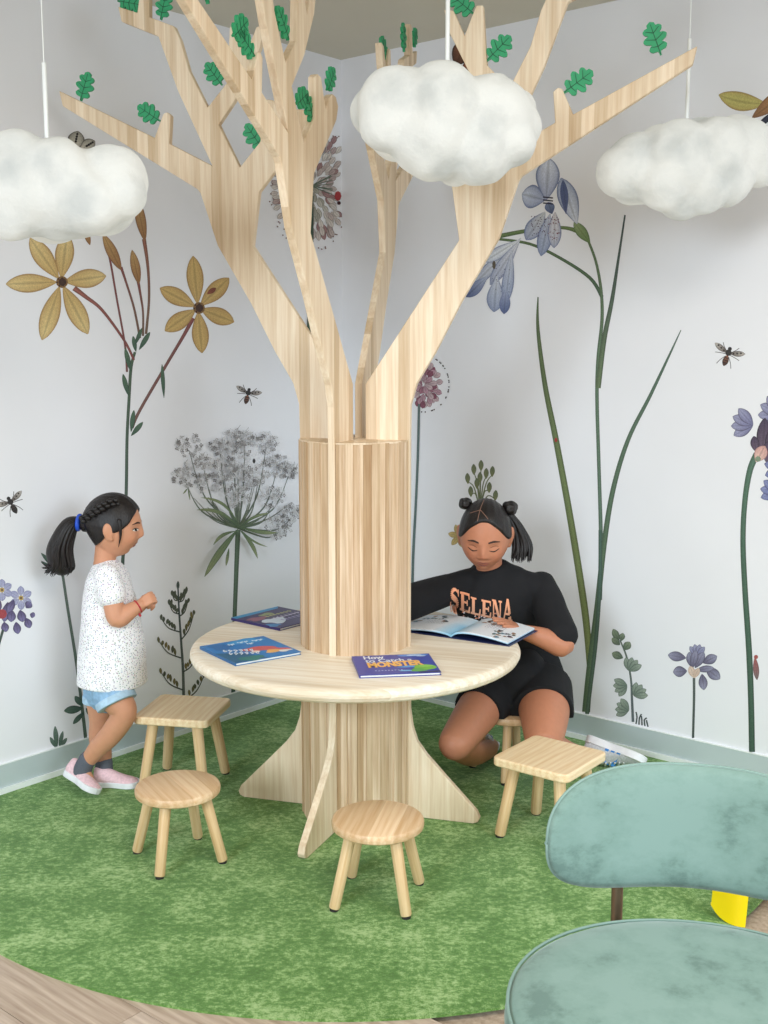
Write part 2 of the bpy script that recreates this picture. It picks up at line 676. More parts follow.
# slats around the trunk, above and below the table top
g = Geo(); g.lathe([(0.148, CZ), (0.148, TRUNK_TOP - 0.004)], 48, AX)
g.build('trunk_core', M['board'], tree)
NS = 60
slat_mesh = {}
for lvl, (z0, z1) in enumerate(((CZ, TZ - 0.042), (TZ, TRUNK_TOP))):
    k = 0
    t = 0.0
    rr = random.Random(3 + lvl)
    while t < 2 * PI - 0.03:
        w = rr.choice([0.010, 0.013, 0.016, 0.019, 0.022, 0.026])
        dt = w / 0.166
        if t + dt > 2 * PI:
            dt = 2 * PI - t
        tm = t + dt / 2
        skip = any(abs((tm - math.radians(d) + PI) % (2 * PI) - PI) < 0.062 for d in ang.values())
        if not skip:
            ww = round(dt * 0.166, 4)
            R0 = 0.1625 + rr.choice([0, 0.0015, 0.003, 0.0045])
            key = (lvl, ww)
            if key not in slat_mesh:
                g = Geo()
                g.box((0.0, 0, (z0 + z1) / 2), (0.026, ww + 0.0006, z1 - z0))
                slat_mesh[key] = g.mesh('slat', M['slat'])
            s = link('slat', slat_mesh[key], tree)
            s.location = (math.cos(tm) * (R0 - 0.013), math.sin(tm) * (R0 - 0.013), -0.006)
            s.rotation_euler = (0, 0, tm)
        t += dt
# flat cap on the slats
g = Geo(); g.lathe([(0.1655, TRUNK_TOP - 0.003), (0.1655, TRUNK_TOP + 0.002)], 64, AX)
g.build('trunk_cap', M['board'], tree, smooth=False)

# table top: glued staves running along the left-right boards, rounded rim
prof = [(0.470, TZ - 0.042), (0.484, TZ - 0.0395), (0.493, TZ - 0.033), (0.498, TZ - 0.023), (0.498, TZ - 0.016), (0.494, TZ - 0.007), (0.487, TZ - 0.002), (0.477, TZ)]
g = Geo(); g.lathe(prof, 120)
disc = g.mesh('disc', M['top'])
tr_ = math.radians(-16.1)
edges = [-0.51]
rr = random.Random(5)
while edges[-1] < 0.5:
    edges.append(edges[-1] + rr.uniform(0.05, 0.085))
for e0, e1 in zip(edges, edges[1:]):
    bm = bmesh.new(); bm.from_mesh(disc)
    for pos, sgn in ((e0, -1), (e1, 1)):
        geom = list(bm.verts) + list(bm.edges) + list(bm.faces)
        r_ = bmesh.ops.bisect_plane(bm, geom=geom, plane_co=(0, pos - sgn * 0.0002, 0), plane_no=(0, sgn, 0), clear_outer=True)
        ed = [x for x in r_['geom_cut'] if isinstance(x, bmesh.types.BMEdge)]
        if ed:
            bmesh.ops.edgeloop_fill(bm, edges=ed)
    if len(bm.verts) < 4:
        bm.free(); continue
    me = bpy.data.meshes.new('tabletop_stave')
    bm.to_mesh(me); bm.free()
    me.materials.append(M['top'])
    co = np.empty(len(me.vertices) * 3); me.vertices.foreach_get('co', co); co = co.reshape(-1, 3)
    at = me.attributes.get('g') or me.attributes.new('g', 'FLOAT_VECTOR', 'POINT')
    at.data.foreach_set('vector', np.c_[co[:, 1], co[:, 2], co[:, 0]].astype(np.float32).ravel())
    s = link('tabletop_stave', me, tree)
    s.location = (0, 0, -0.006)
    s.rotation_euler = (0, 0, tr_)
bpy.data.meshes.remove(disc)

# oak-lobed green leaves on the boards


def leaf_outline():
    right = [(0.03, 0.0), (0.05, 0.12), (0.20, 0.14), (0.28, 0.24), (0.20, 0.33), (0.15, 0.36), (0.30, 0.42), (0.37, 0.52), (0.28, 0.60), (0.17, 0.63),
             (0.26, 0.69), (0.30, 0.78), (0.22, 0.85), (0.13, 0.86), (0.12, 0.94), (0.0, 1.0)]
    sm = catmull(right, 2)
    rt = [(float(p[0]), float(p[1])) for p in sm]
    return rt + [(-x, y) for x, y in reversed(rt[:-1])]


LO = leaf_outline()


def leaf(board, base_px, tip_px, size=0.092, side=1):
    o, Mx, u, n = BOARD[board]
    p0 = onplane(*base_px, AX + n * 0.0, n)
    p1 = onplane(*tip_px, AX + n * 0.0, n)
    b0 = np.array([np.dot(p0 - AX, u), p0[2]])
    b1 = np.array([np.dot(p1 - AX, u), p1[2]])
    d = b1 - b0
    ln = np.linalg.norm(d)
    d = d / ln
    if size is None:
        size = min(max(ln, 0.075), 0.10)
    e = np.array([d[1], -d[0]])
    g = Geo()
    poly = [tuple(b0 + e * x * size * 0.95 + d * y * size) for x, y in LO]
    if np.cross(np.append(e, 0), np.append(d, 0))[2] < 0:
        poly = poly[::-1]
    h = T2 + 0.001
    g.prism(poly, Mx, -0.004, 0.004)
    g.mi = 1
    for (x0, y0, x1, y1) in [(0, 0.02, 0, 0.92), (0, 0.25, 0.2, 0.30), (0, 0.25, -0.2, 0.30), (0, 0.45, 0.26, 0.56), (0, 0.45, -0.26, 0.56), (0, 0.66, 0.2, 0.78), (0, 0.66, -0.2, 0.78)]:
        q0 = b0 + e * x0 * size + d * y0 * size
        q1 = b0 + e * x1 * size + d * y1 * size
        t = (q1 - q0) / np.linalg.norm(q1 - q0)
        s_ = np.array([t[1], -t[0]]) * 0.0011
        for hh in ((0.004, 0.0046), (-0.0046, -0.004)):
            g.prism([tuple(q0 - s_), tuple(q1 - s_ * .6), tuple(q1 + s_ * .6), tuple(q0 + s_)], Mx, *hh)
    lf = g.build('leaf', [M['leafgreen'], M['vein']], o, off=tuple(tree['_base']), fixn=True)
    return lf


for bd, b0, b1, sz in [
        ('left', (81, 101), (89, 72), None), ('left', (160, 121), (138, 106), None), ('left', (118, 1), (140, 5), 0.085), ('left', (161, 20), (167, -8), None),
        ('left', (222, 85), (206, 63), None), ('left', (263, 149), (246, 124), None),
        ('right', (487, 61), (511, 36), None), ('right', (564, 93), (593, 71), None), ('right', (661, 55), (650, 24), 0.09), ('right', (474, 14), (450, -6), None),
        ('front', (233, 36), (256, 10), 0.085), ('front', (254, 57), (238, 32), 0.085), ('front', (288, 40), (277, 8), 0.09), ('front', (208, 4), (204, -16), 0.08),
        ('front', (296, 104), (316, 84), 0.08), ('front', (313, 124), (306, 96), 0.08), ('front', (327, 90), (334, 68), 0.08),
        ('back', (387, 58), (378, 32), 0.09), ('back', (404, 52), (403, 24), 0.09), ('back', (413, 46), (417, 26), 0.080)]:
    leaf(bd, b0, b1, sz)
# ------------------------------------------------------------------ printed wallpaper flowers, flat on the walls
WALLS = {'L': (wall_left, C0, dR), 'R': (wall_right, C0, dL)}


def lin(r, g, b, _l=lin):
    # printed inks: a little washed out by the paper
    m = (r + g + b) / 3
    return _l(*[0.86 * (0.85 * c + 0.15 * m) + 0.14 * 214 for c in (r, g, b)])


class Print:
    """flat coloured shapes laid on one wall, given in photo pixels"""

    def __init__(self, wall):
        self.obj, self.p0, self.n = WALLS[wall]
        self.g = Geo()
        self.h = 0.0004

    def pt(self, x, y):
        return onplane(x, y, self.p0 + self.n * self.h, self.n)

    def up(self):
        self.h += 0.000012

    def poly(self, pts, c):
        self.up()
        ids = [self.g.v(self.pt(x, y), c=lin(*c)) for x, y in pts]
        self.g.f(*ids)

    def stroke(self, pts, w, c, c2=None, n=6):
        """smooth ribbon; w width or list of widths; c to c2 along its length, edges a bit darker"""
        self.up()
        k = len(pts)
        w = [w] * k if not hasattr(w, '__len__') else w
        q = catmull([(p[0], p[1], ww) for p, ww in zip(pts, w)], n)
        c = np.array(c, float)
        c2 = np.array(c2 if c2 is not None else c, float)
        rows = []
        for i, a in enumerate(q):
            d = q[min(i + 1, len(q) - 1)][:2] - q[max(i - 1, 0)][:2]
            d = d / (np.linalg.norm(d) + 1e-9)
            nn = np.array([-d[1], d[0]])
            cc = c + (c2 - c) * i / (len(q) - 1)
            row = []
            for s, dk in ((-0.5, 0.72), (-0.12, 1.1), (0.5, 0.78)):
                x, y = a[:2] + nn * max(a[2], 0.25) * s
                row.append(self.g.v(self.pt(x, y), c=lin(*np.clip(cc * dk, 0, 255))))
            rows.append(row)
        for a, b in zip(rows, rows[1:]):
            for j in range(2):
                self.g.f(a[j], a[j + 1], b[j + 1], b[j])

    def petal(self, base, tip, w, c0, c1, edge, bend=0.0, stripes=3, shape=0.55, nu=12, nv=9, tipw=0.0):
        """petal from base to tip, colour c0 at the base to c1, darker edge and mid rib"""
        self.up()
        b = np.array(base, float); t = np.array(tip, float)
        d = t - b; L_ = np.linalg.norm(d); d = d / L_
        s = np.array([-d[1], d[0]])
        c0, c1, edge = (np.array(x, float) for x in (c0, c1, edge))
        rows = []
        for i in range(nu + 1):
            u_ = i / nu
            e = math.sin(PI * u_ ** (math.log(0.5) / math.log(shape))) ** 0.75 if 0 < u_ < 1 else 0.0
            e = max(e, tipw * u_)
            hw = w / 2 * (0.06 + 0.94 * e)
            ctr = b + d * L_ * u_ + s * bend * math.sin(PI * u_ * 0.9) * L_
            row = []
            for j in range(nv):
                v_ = -1 + 2 * j / (nv - 1)
                cc = c0 + (c1 - c0) * u_
                k = abs(v_) ** 3
                cc = cc + (edge - cc) * min(1, abs(v_) ** 5 * 0.9 + max(0, u_ - 0.88) * 3)
                if j == nv // 2:
                    cc = cc * 0.86
                elif stripes and j % 2 == (0 if (nv // 2) % 2 else 1):
                    cc = cc * 1.06
                row.append(self.g.v(self.pt(*(ctr + s * hw * v_)), c=lin(*np.clip(cc, 0, 255))))
            rows.append(row)
        for a, bb in zip(rows, rows[1:]):
            for j in range(nv - 1):
                self.g.f(a[j], a[j + 1], bb[j + 1], bb[j])

    def dot(self, x, y, r, c, n=7, ry=None):
        self.poly([(x + r * math.cos(2 * PI * k / n), y + (ry or r) * math.sin(2 * PI * k / n)) for k in range(n)], c)

    def done(self, name, label):
        o = self.g.build(name, M['print'], self.obj)
        o['label'] = label
        return o


def bee(p, x, y, s, rot, body=(60, 40, 36), tail=(150, 80, 50)):
    R = lambda a, b: (x + s * (a * math.cos(rot) - b * math.sin(rot)), y + s * (a * math.sin(rot) + b * math.cos(rot)))
    for a, b in ((0.5, -0.55), (-0.5, -0.55), (0.75, 0.15), (-0.75, 0.15), (0.45, 0.75), (-0.45, 0.75)):
        p.stroke([R(a * .2, b * .2), R(a * .7, b * .6), R(a, b)], 0.6, (70, 62, 60), n=2)
    for sg in (-1, 1):
        p.petal(R(0.1 * sg, -0.05), R(0.95 * sg, -0.35), s * 0.34, (90, 80, 74), (196, 186, 176), (50, 44, 42))
        for k in range(3):
            q = R((0.3 + 0.2 * k) * sg, -0.12 - 0.09 * k)
            p.dot(*q, s * 0.06, (44, 40, 40))
    p.petal(R(0, 0.05), R(0, 0.75), s * 0.36, tail, body, (30, 24, 24))
    for k in range(3):
        p.stroke([R(-0.14, 0.25 + 0.15 * k), R(0.14, 0.25 + 0.15 * k)], s * 0.05, (36, 28, 28), n=2)
    p.dot(*R(0, -0.08), s * 0.19, (40, 36, 36), 10)
    p.dot(*R(0, -0.32), s * 0.12, (34, 30, 32), 9)


# --- left wall: two yellow lilies with buds
p = Print('L')
GR, RED = (52, 84, 66), (136, 62, 60)
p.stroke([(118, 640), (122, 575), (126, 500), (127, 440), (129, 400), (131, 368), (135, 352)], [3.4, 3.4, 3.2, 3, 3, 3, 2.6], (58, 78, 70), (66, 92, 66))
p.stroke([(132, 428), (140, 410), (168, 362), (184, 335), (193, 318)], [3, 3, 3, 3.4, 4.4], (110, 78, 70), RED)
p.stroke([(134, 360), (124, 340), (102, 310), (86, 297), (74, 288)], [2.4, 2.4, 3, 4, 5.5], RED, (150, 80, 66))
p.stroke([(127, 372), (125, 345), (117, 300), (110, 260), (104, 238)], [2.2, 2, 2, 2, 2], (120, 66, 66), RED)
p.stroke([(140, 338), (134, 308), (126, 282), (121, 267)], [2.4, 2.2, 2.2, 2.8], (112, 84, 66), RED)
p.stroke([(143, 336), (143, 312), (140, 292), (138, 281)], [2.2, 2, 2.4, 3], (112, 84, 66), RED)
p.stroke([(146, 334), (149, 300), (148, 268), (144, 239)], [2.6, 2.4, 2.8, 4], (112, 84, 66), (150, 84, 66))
for b, t, w in (((121, 270), (103, 234), 11), ((139, 284), (132, 250), 9.5), ((145, 241), (136, 196), 10.5), ((90, 245), (84, 226), 6)):
    p.petal(b, t, w, (150, 96, 50), (196, 152, 84), (110, 62, 44), shape=0.5)
for b, t, w in (((131, 372), (125, 348), 5), ((136, 352), (133, 336), 4.5), ((139, 350), (150, 332), 5), ((135, 345), (142, 328), 4), ((131, 432), (134, 410), 5), ((131, 436), (143, 422), 5), ((128, 395), (123, 374), 5), ((164, 398), (162, 364), 4)):
    p.petal(b, t, w, GR, (74, 108, 80), (30, 52, 44))
YEL, YB, BR = (226, 196, 122), (210, 168, 86), (150, 104, 52)
for (cx, cy), tips, w in (((61, 282), [(30, 238), (67, 234), (106, 276), (88, 334), (42, 340), (6, 284)], 19), ((198, 308), [(193, 256), (229, 278), (234, 322), (202, 353), (165, 331), (160, 288)], 17)):
    for tx, ty in tips:
        dx, dy = tx - cx, ty - cy
        p.petal((cx + dx * .08, cy + dy * .08), (tx, ty), w, (196, 156, 82), YEL if cx < 100 else YB, BR, shape=0.56)
    p.dot(cx + 1, cy, 6, (126, 84, 42), 12)
    p.dot(cx + 1.5, cy, 4, (60, 36, 28), 10)
    for k in range(6):
        p.dot(cx + 4 * math.cos(k), cy + 4 * math.sin(k), 0.9, (48, 30, 26))
p.petal((207, 294), (216, 288), 5, (150, 70, 46), (120, 50, 36), (90, 40, 30))
p.done('mural_lily', 'printed yellow star lilies with red stems and brown buds')

p = Print('L'); bee(p, 248, 394, 14, 0.25); p.done('mural_bee', 'printed brown bee between the lilies and the lace flower')
p = Print('L'); bee(p, 11, 503, 16, -0.5, (36, 34, 36), (60, 50, 46)); p.done('mural_bee', 'printed dark fly above the purple flower cluster')
p = Print('L')
for b, t, w in (((72, 150), (54, 138), 10), ((74, 150), (78, 131), 17), ((80, 150), (95, 141), 13)):
    p.petal(b, t, w, (214, 206, 190), (150, 146, 132), (26, 24, 24), stripes=3)
    for k in range(4):
        q = np.array(b) + (np.array(t) - np.array(b)) * (0.45 + 0.13 * k)
        p.dot(q[0], q[1], 1.3, (34, 30, 30))
p.done('mural_butterfly', 'printed black and cream butterfly behind the cloud lamp')

# --- left wall: big grey lace flower
p = Print('L')
p.stroke([(233, 720), (234, 640), (236, 580), (238, 530)], [4, 4, 4.4, 5], (62, 88, 72), (84, 108, 80))
UMB = [(189, 445, 13), (185, 475, 14), (209, 484, 13), (220, 447, 11), (234, 440, 12), (245, 440, 10), (266, 443, 12), (277, 465, 12), (289, 471, 9), (238, 459, 15), (224, 469, 14), (242, 479, 15), (258, 476, 13), (238, 496, 13), (273, 496, 12), (279, 527, 13), (293, 512, 10), (203, 462, 8)]
rr = random.Random(11)
for x, y, r in UMB:
    mx, my = (x + 238) / 2 + (x - 238) * 0.18, (y + 528) / 2 + 10
    p.stroke([(238, 528), (mx, my), (x, y + r * .4)], [2.0, 1.3, 0.6], (74, 98, 70), (120, 124, 116))
for k in range(14):
    a = rr.uniform(-2.7, -0.45)
    l = rr.uniform(28, 62)
    p.stroke([(238, 528), (238 + l * .55 * math.cos(a), 530 + l * .38 * math.sin(a)), (238 + l * math.cos(a), 528 + l * math.sin(a) * .9)], [1.6, 1.1, 0.5], (80, 104, 66), (140, 142, 134))
for x, y, r in UMB:
    for k in range(46):
        a, q = rr.uniform(0, 2 * PI), r * math.sqrt(rr.random())
        fx, fy = x + q * math.cos(a), y + q * math.sin(a) * .9
        g_ = rr.choice([(212, 212, 214), (206, 206, 210), (166, 162, 162), (140, 136, 136), (112, 108, 108), (192, 190, 192)])
        for j in range(4):
            an = a + j * 1.57
            p.dot(fx + 1.2 * math.cos(an), fy + 1.2 * math.sin(an), rr.uniform(0.5, 1.05), g_, 5)
        if k % 4 == 0:
            p.stroke([(fx, fy), (fx + rr.uniform(-4, 4), fy - rr.uniform(1, 5))], 0.4, (120, 116, 112), n=2)
for b, t, w, bd in (((238, 529), (205, 577), 7, .03), ((236, 531), (214, 546), 3.5, .15), ((229, 548), (226, 566), 3, 0), ((240, 530), (257, 559), 4, -.08), ((239, 527), (196, 512), 4, .16), ((240, 527), (278, 532), 4, .06), ((241, 530), (268, 546), 2, .1), ((239, 526), (199, 500), 3, .2), ((241, 526), (270, 514), 3, -.1), ((188, 488), (190, 500), 1.5, 0), ((188, 488), (183, 494), 1.5, 0)):
    p.petal(b, t, w, (70, 98, 62), (150, 160, 104), (44, 66, 50), bend=bd)
p.dot(254, 461, 1.6, (40, 38, 40), 6, 2.6)
p.done('mural_lace_flower', 'printed grey lace flower with fine radiating stems beside the trunk')

# --- left wall: purple cluster at the edge
p = Print('L')
LV, LVD, DK = (150, 152, 196), (92, 92, 140), (40, 34, 54)
for cx, cy, s in ((21, 598, 12), (2, 590, 11)):
    for k in range(6):
        a = k * PI / 3 + 0.5
        p.petal((cx + 2 * math.cos(a), cy + 2 * math.sin(a)), (cx + s * math.cos(a), cy + s * math.sin(a)), 7, (170, 170, 206), LV, LVD)
    p.dot(cx, cy, 2.6, (196, 160, 70)); p.dot(cx, cy, 1.2, (90, 60, 50))
for x, y, x2, y2, w in ((8, 602, 4, 622, 9), (12, 610, 11, 622, 9), (20, 610, 23, 622, 9), (26, 608, 31, 602, 8), (4, 622, 6, 632, 8), (16, 622, 18, 634, 8), (26, 618, 30, 628, 8), (0, 600, -4, 612, 8), (30, 614, 35, 616, 6), (14, 600, 8, 612, 8)):
    p.petal((x, y), (x2, y2), w, (70, 56, 100), (120, 112, 168), DK)
p.dot(2, 614, 5, (170, 52, 60), 9)
p.stroke([(3, 630), (-4, 660), (-8, 720)], 2.5, (50, 70, 60))
p.done('mural_purple_flower', 'printed purple flower cluster with a red bud on the lily wall')

# --- left wall: plants near the person in denim shorts
p = Print('L')
p.stroke([(62, 570), (68, 610), (76, 660), (83, 715), (86, 742)], [2.6, 2.8, 3, 3.2, 3.4], (92, 110, 100), (60, 84, 66))
for b, t, w in (((62, 574), (41, 553), 5), ((62, 574), (50, 546), 4), ((62, 576), (41, 561), 4), ((83, 708), (64, 711), 8), ((82, 706), (75, 696), 6), ((84, 712), (73, 724), 5), ((86, 708), (92, 716), 5), ((82, 704), (86, 694), 5)):
    p.petal(b, t, w, (40, 70, 58), (74, 108, 92), (26, 46, 40))
p.done('mural_plant', 'printed tall thin stem with dark leaves behind the person in denim shorts')
p = Print('L')
for b, t, w in (((57, 748), (55, 726), 5), ((56, 748), (50, 737), 4), ((59, 747), (63, 731), 4), ((60, 747), (67, 738), 4)):
    p.petal(b, t, w, (48, 78, 60), (92, 118, 104), (34, 56, 48))
p.done('mural_tuft', 'printed small tuft of leaves above the skirting')
p = Print('L')
p.stroke([(178, 588), (179, 610), (181, 640), (183, 670), (184, 712)], [1.4, 1.8, 2.2, 2.6, 3], (44, 60, 66), (84, 92, 84))
rr = random.Random(4)
for sx, sy, tx, ty in ((179, 600, 172, 594), (179, 602, 186, 592), (179, 614, 169, 603), (180, 616, 188, 601), (180, 632, 161, 618), (181, 640, 194, 613), (181, 658, 159, 641), (183, 672, 196, 655), (183, 690, 161, 672), (185, 700, 204, 676)):
    p.stroke([(sx, sy), ((sx + tx) / 2 + (tx - sx) * .1, (sy + ty) / 2 + 3), (tx, ty)], [1.4, 1.1, 0.7], (52, 62, 60), (70, 74, 56))
    for k in range(6):
        f = 0.25 + 0.15 * k
        qx, qy = sx + (tx - sx) * f, sy + (ty - sy) * f + 2
        c = (70, 78, 60) if sy < 640 else rr.choice([(120, 106, 56), (70, 74, 52), (96, 90, 50)])
        p.petal((qx, qy), (qx + rr.uniform(-1.5, 1.5), qy - rr.uniform(5, 8)), 2.8, c, c, (30, 36, 36))
p.petal((178, 590), (178, 581), 3, (60, 76, 70), (60, 76, 70), (34, 40, 44))
p.done('mural_sprig', 'printed fine dark sprig with yellowish seed heads below the lace flower')

# --- left wall: dusty red globe flower behind the branches
p = Print('L')
rr = random.Random(9)
for k in range(230):
    a = rr.uniform(0, 2 * PI)
    q = math.sqrt(rr.random())
    x, y = 312 + 34 * q * math.cos(a), 186 + 50 * q * math.sin(a)
    x2, y2 = x + 8 * math.cos(a), y + 11 * math.sin(a)
    if x2 > 342 or x > 340:
        continue
    c = rr.choice([(172, 146, 142), (200, 186, 178), (150, 104, 104), (208, 198, 190), (186, 166, 160)]) if a > PI * 1.2 or a < PI * .2 or q > .6 else rr.choice([(186, 180, 166), (150, 148, 132)])
    p.petal((x, y), (x2, y2), 5.5, c, tuple(min(255, v + 22) for v in c), tuple(int(v * .6) for v in c), nv=5, nu=6)
for k in range(70):
    a = rr.uniform(0, 2 * PI)
    q = rr.uniform(1.14, 1.28)
    x, y = 312 + 34 * q * math.cos(a), 186 + 52 * q * math.sin(a)
    if x < 342:
        p.dot(x, y, 0.8, (120, 76, 74), 5)
for k in range(16):
    a = rr.uniform(0, 2 * PI)
    p.stroke([(311, 186), (311 + 22 * math.cos(a), 186 + 26 * math.sin(a))], 0.8, (84, 104, 84), n=2)
p.stroke([(312, 196), (312, 240), (310, 300), (308, 360), (306, 430)], [3, 3, 3.4, 4.4, 4.4], (46, 66, 52), (50, 88, 62))
p.dot(338, 196, 3.4, (176, 36, 40), 8, 5)
p.dot(339, 203, 2, (60, 20, 24), 6)
p.done('mural_globe_flower', 'printed dusty red globe flower in the corner behind the branches')

# --- right wall: pink globe flower
p = Print('R')
rr = random.Random(21)
for k in range(90):
    a = rr.uniform(0, 2 * PI)
    q = math.sqrt(rr.random())
    q = q if k % 3 else q * 0.25
    x, y = 424 + 13 * q * math.cos(a), 384 + 17 * q * math.sin(a)
    c = rr.choice([(178, 104, 128), (206, 150, 168), (150, 70, 96), (220, 184, 192)])
    p.petal((x, y), (x + 8 * math.cos(a), y + 8 * math.sin(a)), 6, tuple(int(v * .8) for v in c), c, tuple(int(v * .55) for v in c), nv=5, nu=6)
for k in range(34):
    a = rr.uniform(-1.7, 1.9)
    p.dot(424 + 25 * math.cos(a), 384 + 28 * math.sin(a), 0.8, (60, 46, 50), 5)
p.stroke([(419, 404), (418, 450), (416, 500), (413, 560), (412, 620)], [2.4, 2.4, 2.4, 2.6, 2.6], (86, 108, 106), (80, 104, 100))
p.done('mural_pink_flower', 'printed pink globe flower on a thin stem beside the trunk')

# --- right wall: blue gladiolus
p = Print('R')
G1, G2 = (84, 110, 56), (46, 80, 62)
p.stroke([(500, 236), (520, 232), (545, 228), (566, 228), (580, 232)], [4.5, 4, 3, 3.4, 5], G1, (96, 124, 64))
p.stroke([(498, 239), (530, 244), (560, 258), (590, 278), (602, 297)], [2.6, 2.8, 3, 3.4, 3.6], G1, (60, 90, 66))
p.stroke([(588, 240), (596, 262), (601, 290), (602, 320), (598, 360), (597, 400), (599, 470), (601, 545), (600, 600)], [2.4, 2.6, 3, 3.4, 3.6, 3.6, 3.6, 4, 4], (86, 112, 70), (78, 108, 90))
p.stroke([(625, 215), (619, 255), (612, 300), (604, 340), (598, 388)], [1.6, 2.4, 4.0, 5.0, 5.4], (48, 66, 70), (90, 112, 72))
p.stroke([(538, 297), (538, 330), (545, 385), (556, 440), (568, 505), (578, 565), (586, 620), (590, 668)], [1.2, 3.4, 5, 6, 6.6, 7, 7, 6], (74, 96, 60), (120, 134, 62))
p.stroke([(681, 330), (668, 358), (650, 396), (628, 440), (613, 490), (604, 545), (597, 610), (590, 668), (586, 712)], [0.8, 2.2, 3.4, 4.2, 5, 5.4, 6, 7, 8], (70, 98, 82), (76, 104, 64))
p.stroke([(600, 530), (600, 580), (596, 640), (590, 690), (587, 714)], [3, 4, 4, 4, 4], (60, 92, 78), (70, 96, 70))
p.petal((590, 243), (574, 222), 11, (92, 124, 62), (140, 160, 100), (56, 84, 50))
BL, BD, BW = (134, 148, 184), (64, 80, 132), (216, 218, 226)
for b, t, w, c0, c1 in (((546, 200), (549, 158), 24, (150, 160, 196), (214, 220, 234)), ((545, 200), (522, 194), 24, (140, 152, 192), (196, 206, 226)), ((577, 224), (561, 178), 20, (206, 212, 226), (160, 174, 206)), ((566, 214), (563, 180), 8, (70, 80, 130), BD), ((552, 214), (548, 202), 10, (60, 70, 110), (110, 130, 170)), ((545, 212), (526, 240), 17, (202, 204, 206), (150, 160, 190)), ((550, 214), (541, 256), 15, (190, 196, 214), BL), ((555, 212), (554, 248), 14, (216, 208, 210), (176, 182, 204))):
    p.petal(b, t, w, c0, c1, BD, shape=0.58)
rr = random.Random(2)
for k in range(36):
    p.dot(rr.uniform(531, 546), rr.uniform(216, 236), 0.6, (70, 40, 70), 5)
    p.dot(rr.uniform(548, 560), rr.uniform(216, 240), 0.6, (110, 46, 62), 5)
for k in range(3):
    p.stroke([(543, 197 + k * 3), (553, 198 + k * 3)], 1.3, (30, 26, 50), n=2)
for b, t, w, c0, c1 in (((521, 238), (466, 292), 12, (214, 216, 222), (160, 168, 190)), ((519, 240), (484, 262), 12, (220, 222, 226), (196, 202, 214)), ((520, 240), (490, 285), 13, (216, 216, 222), (150, 158, 186)), ((512, 250), (505, 305), 12, (196, 200, 212), BL), ((497, 276), (494, 312), 17, (200, 204, 214), BL), ((488, 276), (466, 297), 12, (170, 180, 204), BD), ((506, 288), (504, 314), 11, (160, 170, 198), BD)):
    p.petal(b, t, w, c0, c1, (84, 96, 140), shape=0.62)
for k in range(22):
    p.dot(rr.uniform(492, 510), rr.uniform(262, 292), 0.5, (60, 50, 80), 5)
p.dot(494, 265, 1.8, (80, 70, 54), 7, 4.5)
p.dot(556, 440, 1.5, (170, 40, 34), 6, 2.4)
p.done('mural_gladiolus', 'printed blue gladiolus with long arching grass-like leaves')

p = Print('R'); bee(p, 728, 354, 17, 0.35); p.done('mural_bee', 'printed patterned bee above the tall purple flowers')

# --- right wall: tall purple flower at the edge
p = Print('R')
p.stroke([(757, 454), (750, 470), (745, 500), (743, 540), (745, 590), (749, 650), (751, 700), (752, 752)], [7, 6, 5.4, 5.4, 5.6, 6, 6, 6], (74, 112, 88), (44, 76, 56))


def bell(p, cx, cy, rot, s, cols=((150, 152, 190), (104, 104, 150), (52, 44, 70))):
    for a in (-0.75, -0.3, 0.15, 0.6):
        p.petal((cx, cy), (cx + s * math.cos(rot + a), cy + s * math.sin(rot + a)), s * .5, cols[1], cols[0], cols[2])


bell(p, 753, 425, PI + 0.25, 22); bell(p, 782, 415, PI + 0.3, 24)
bell(p, 790, 468, 2.7, 26, ((130, 140, 190), (60, 60, 130), (40, 40, 90)))
bell(p, 780, 492, 3.6, 20, ((130, 140, 190), (80, 84, 150), (44, 44, 90)))
for b, t, w in (((762, 455), (765, 418), 14), ((756, 452), (754, 436), 9), ((768, 458), (776, 424), 14), ((766, 460), (790, 436), 14), ((766, 462), (770, 440), 12)):
    p.petal(b, t, w, (96, 76, 96), (64, 50, 76), (28, 22, 36))
p.petal((756, 462), (765, 446), 13, (226, 186, 168), (214, 150, 140), (180, 120, 116))
p.dot(758, 459, 3, (120, 140, 110))
p.done('mural_purple_flower', 'printed tall purple bell flower with a thick green stem by the bee')

p = Print('R')
p.petal((766, 104), (719, 94), 19, (184, 170, 80), (190, 178, 84), (150, 112, 54), bend=-0.06)
p.petal((752, 118), (792, 88), 16, (130, 84, 48), (196, 132, 66), (110, 66, 40))
p.stroke([(758, 128), (768, 118), (790, 104)], [6, 6, 6], (34, 38, 56))
p.petal((762, 140), (790, 122), 16, (170, 164, 80), (180, 170, 80), (120, 110, 54))
p.done('mural_branch', 'printed yellow and brown leaves on a dark branch behind the cloud lamp')

p = Print('R')
p.stroke([(633, 722), (632, 700), (631, 680), (627, 658), (620, 640)], [2.6, 2.4, 2, 1.8, 1.4], (76, 88, 92), (88, 104, 90))
for b, t, w in (((619, 641), (613, 629), 7), ((621, 641), (623, 633), 6), ((620, 645), (612, 638), 7), ((624, 650), (630, 642), 8), ((623, 658), (612, 653), 8)):
    p.petal(b, t, w, (72, 92, 72), (134, 150, 116), (44, 58, 50))
for cx, cy, rot in ((629, 671, -0.95), (627, 685, PI - 0.1), (634, 696, -0.55), (629, 710, PI + .45)):
    bell(p, cx, cy, rot - .1, 14, ((150, 166, 146), (96, 116, 100), (50, 66, 58)))
for k in range(5):
    p.stroke([(636 + 3 * k, 724 + .7 * k), (637 + 2.4 * k, 717 + k), (636 + 2.6 * k + (k % 2) * 3, 712 + 2 * k)], 1.4, (50, 62, 60), n=2)
p.done('mural_leafy_stem', 'printed leafy stem with green bells above the skirting')

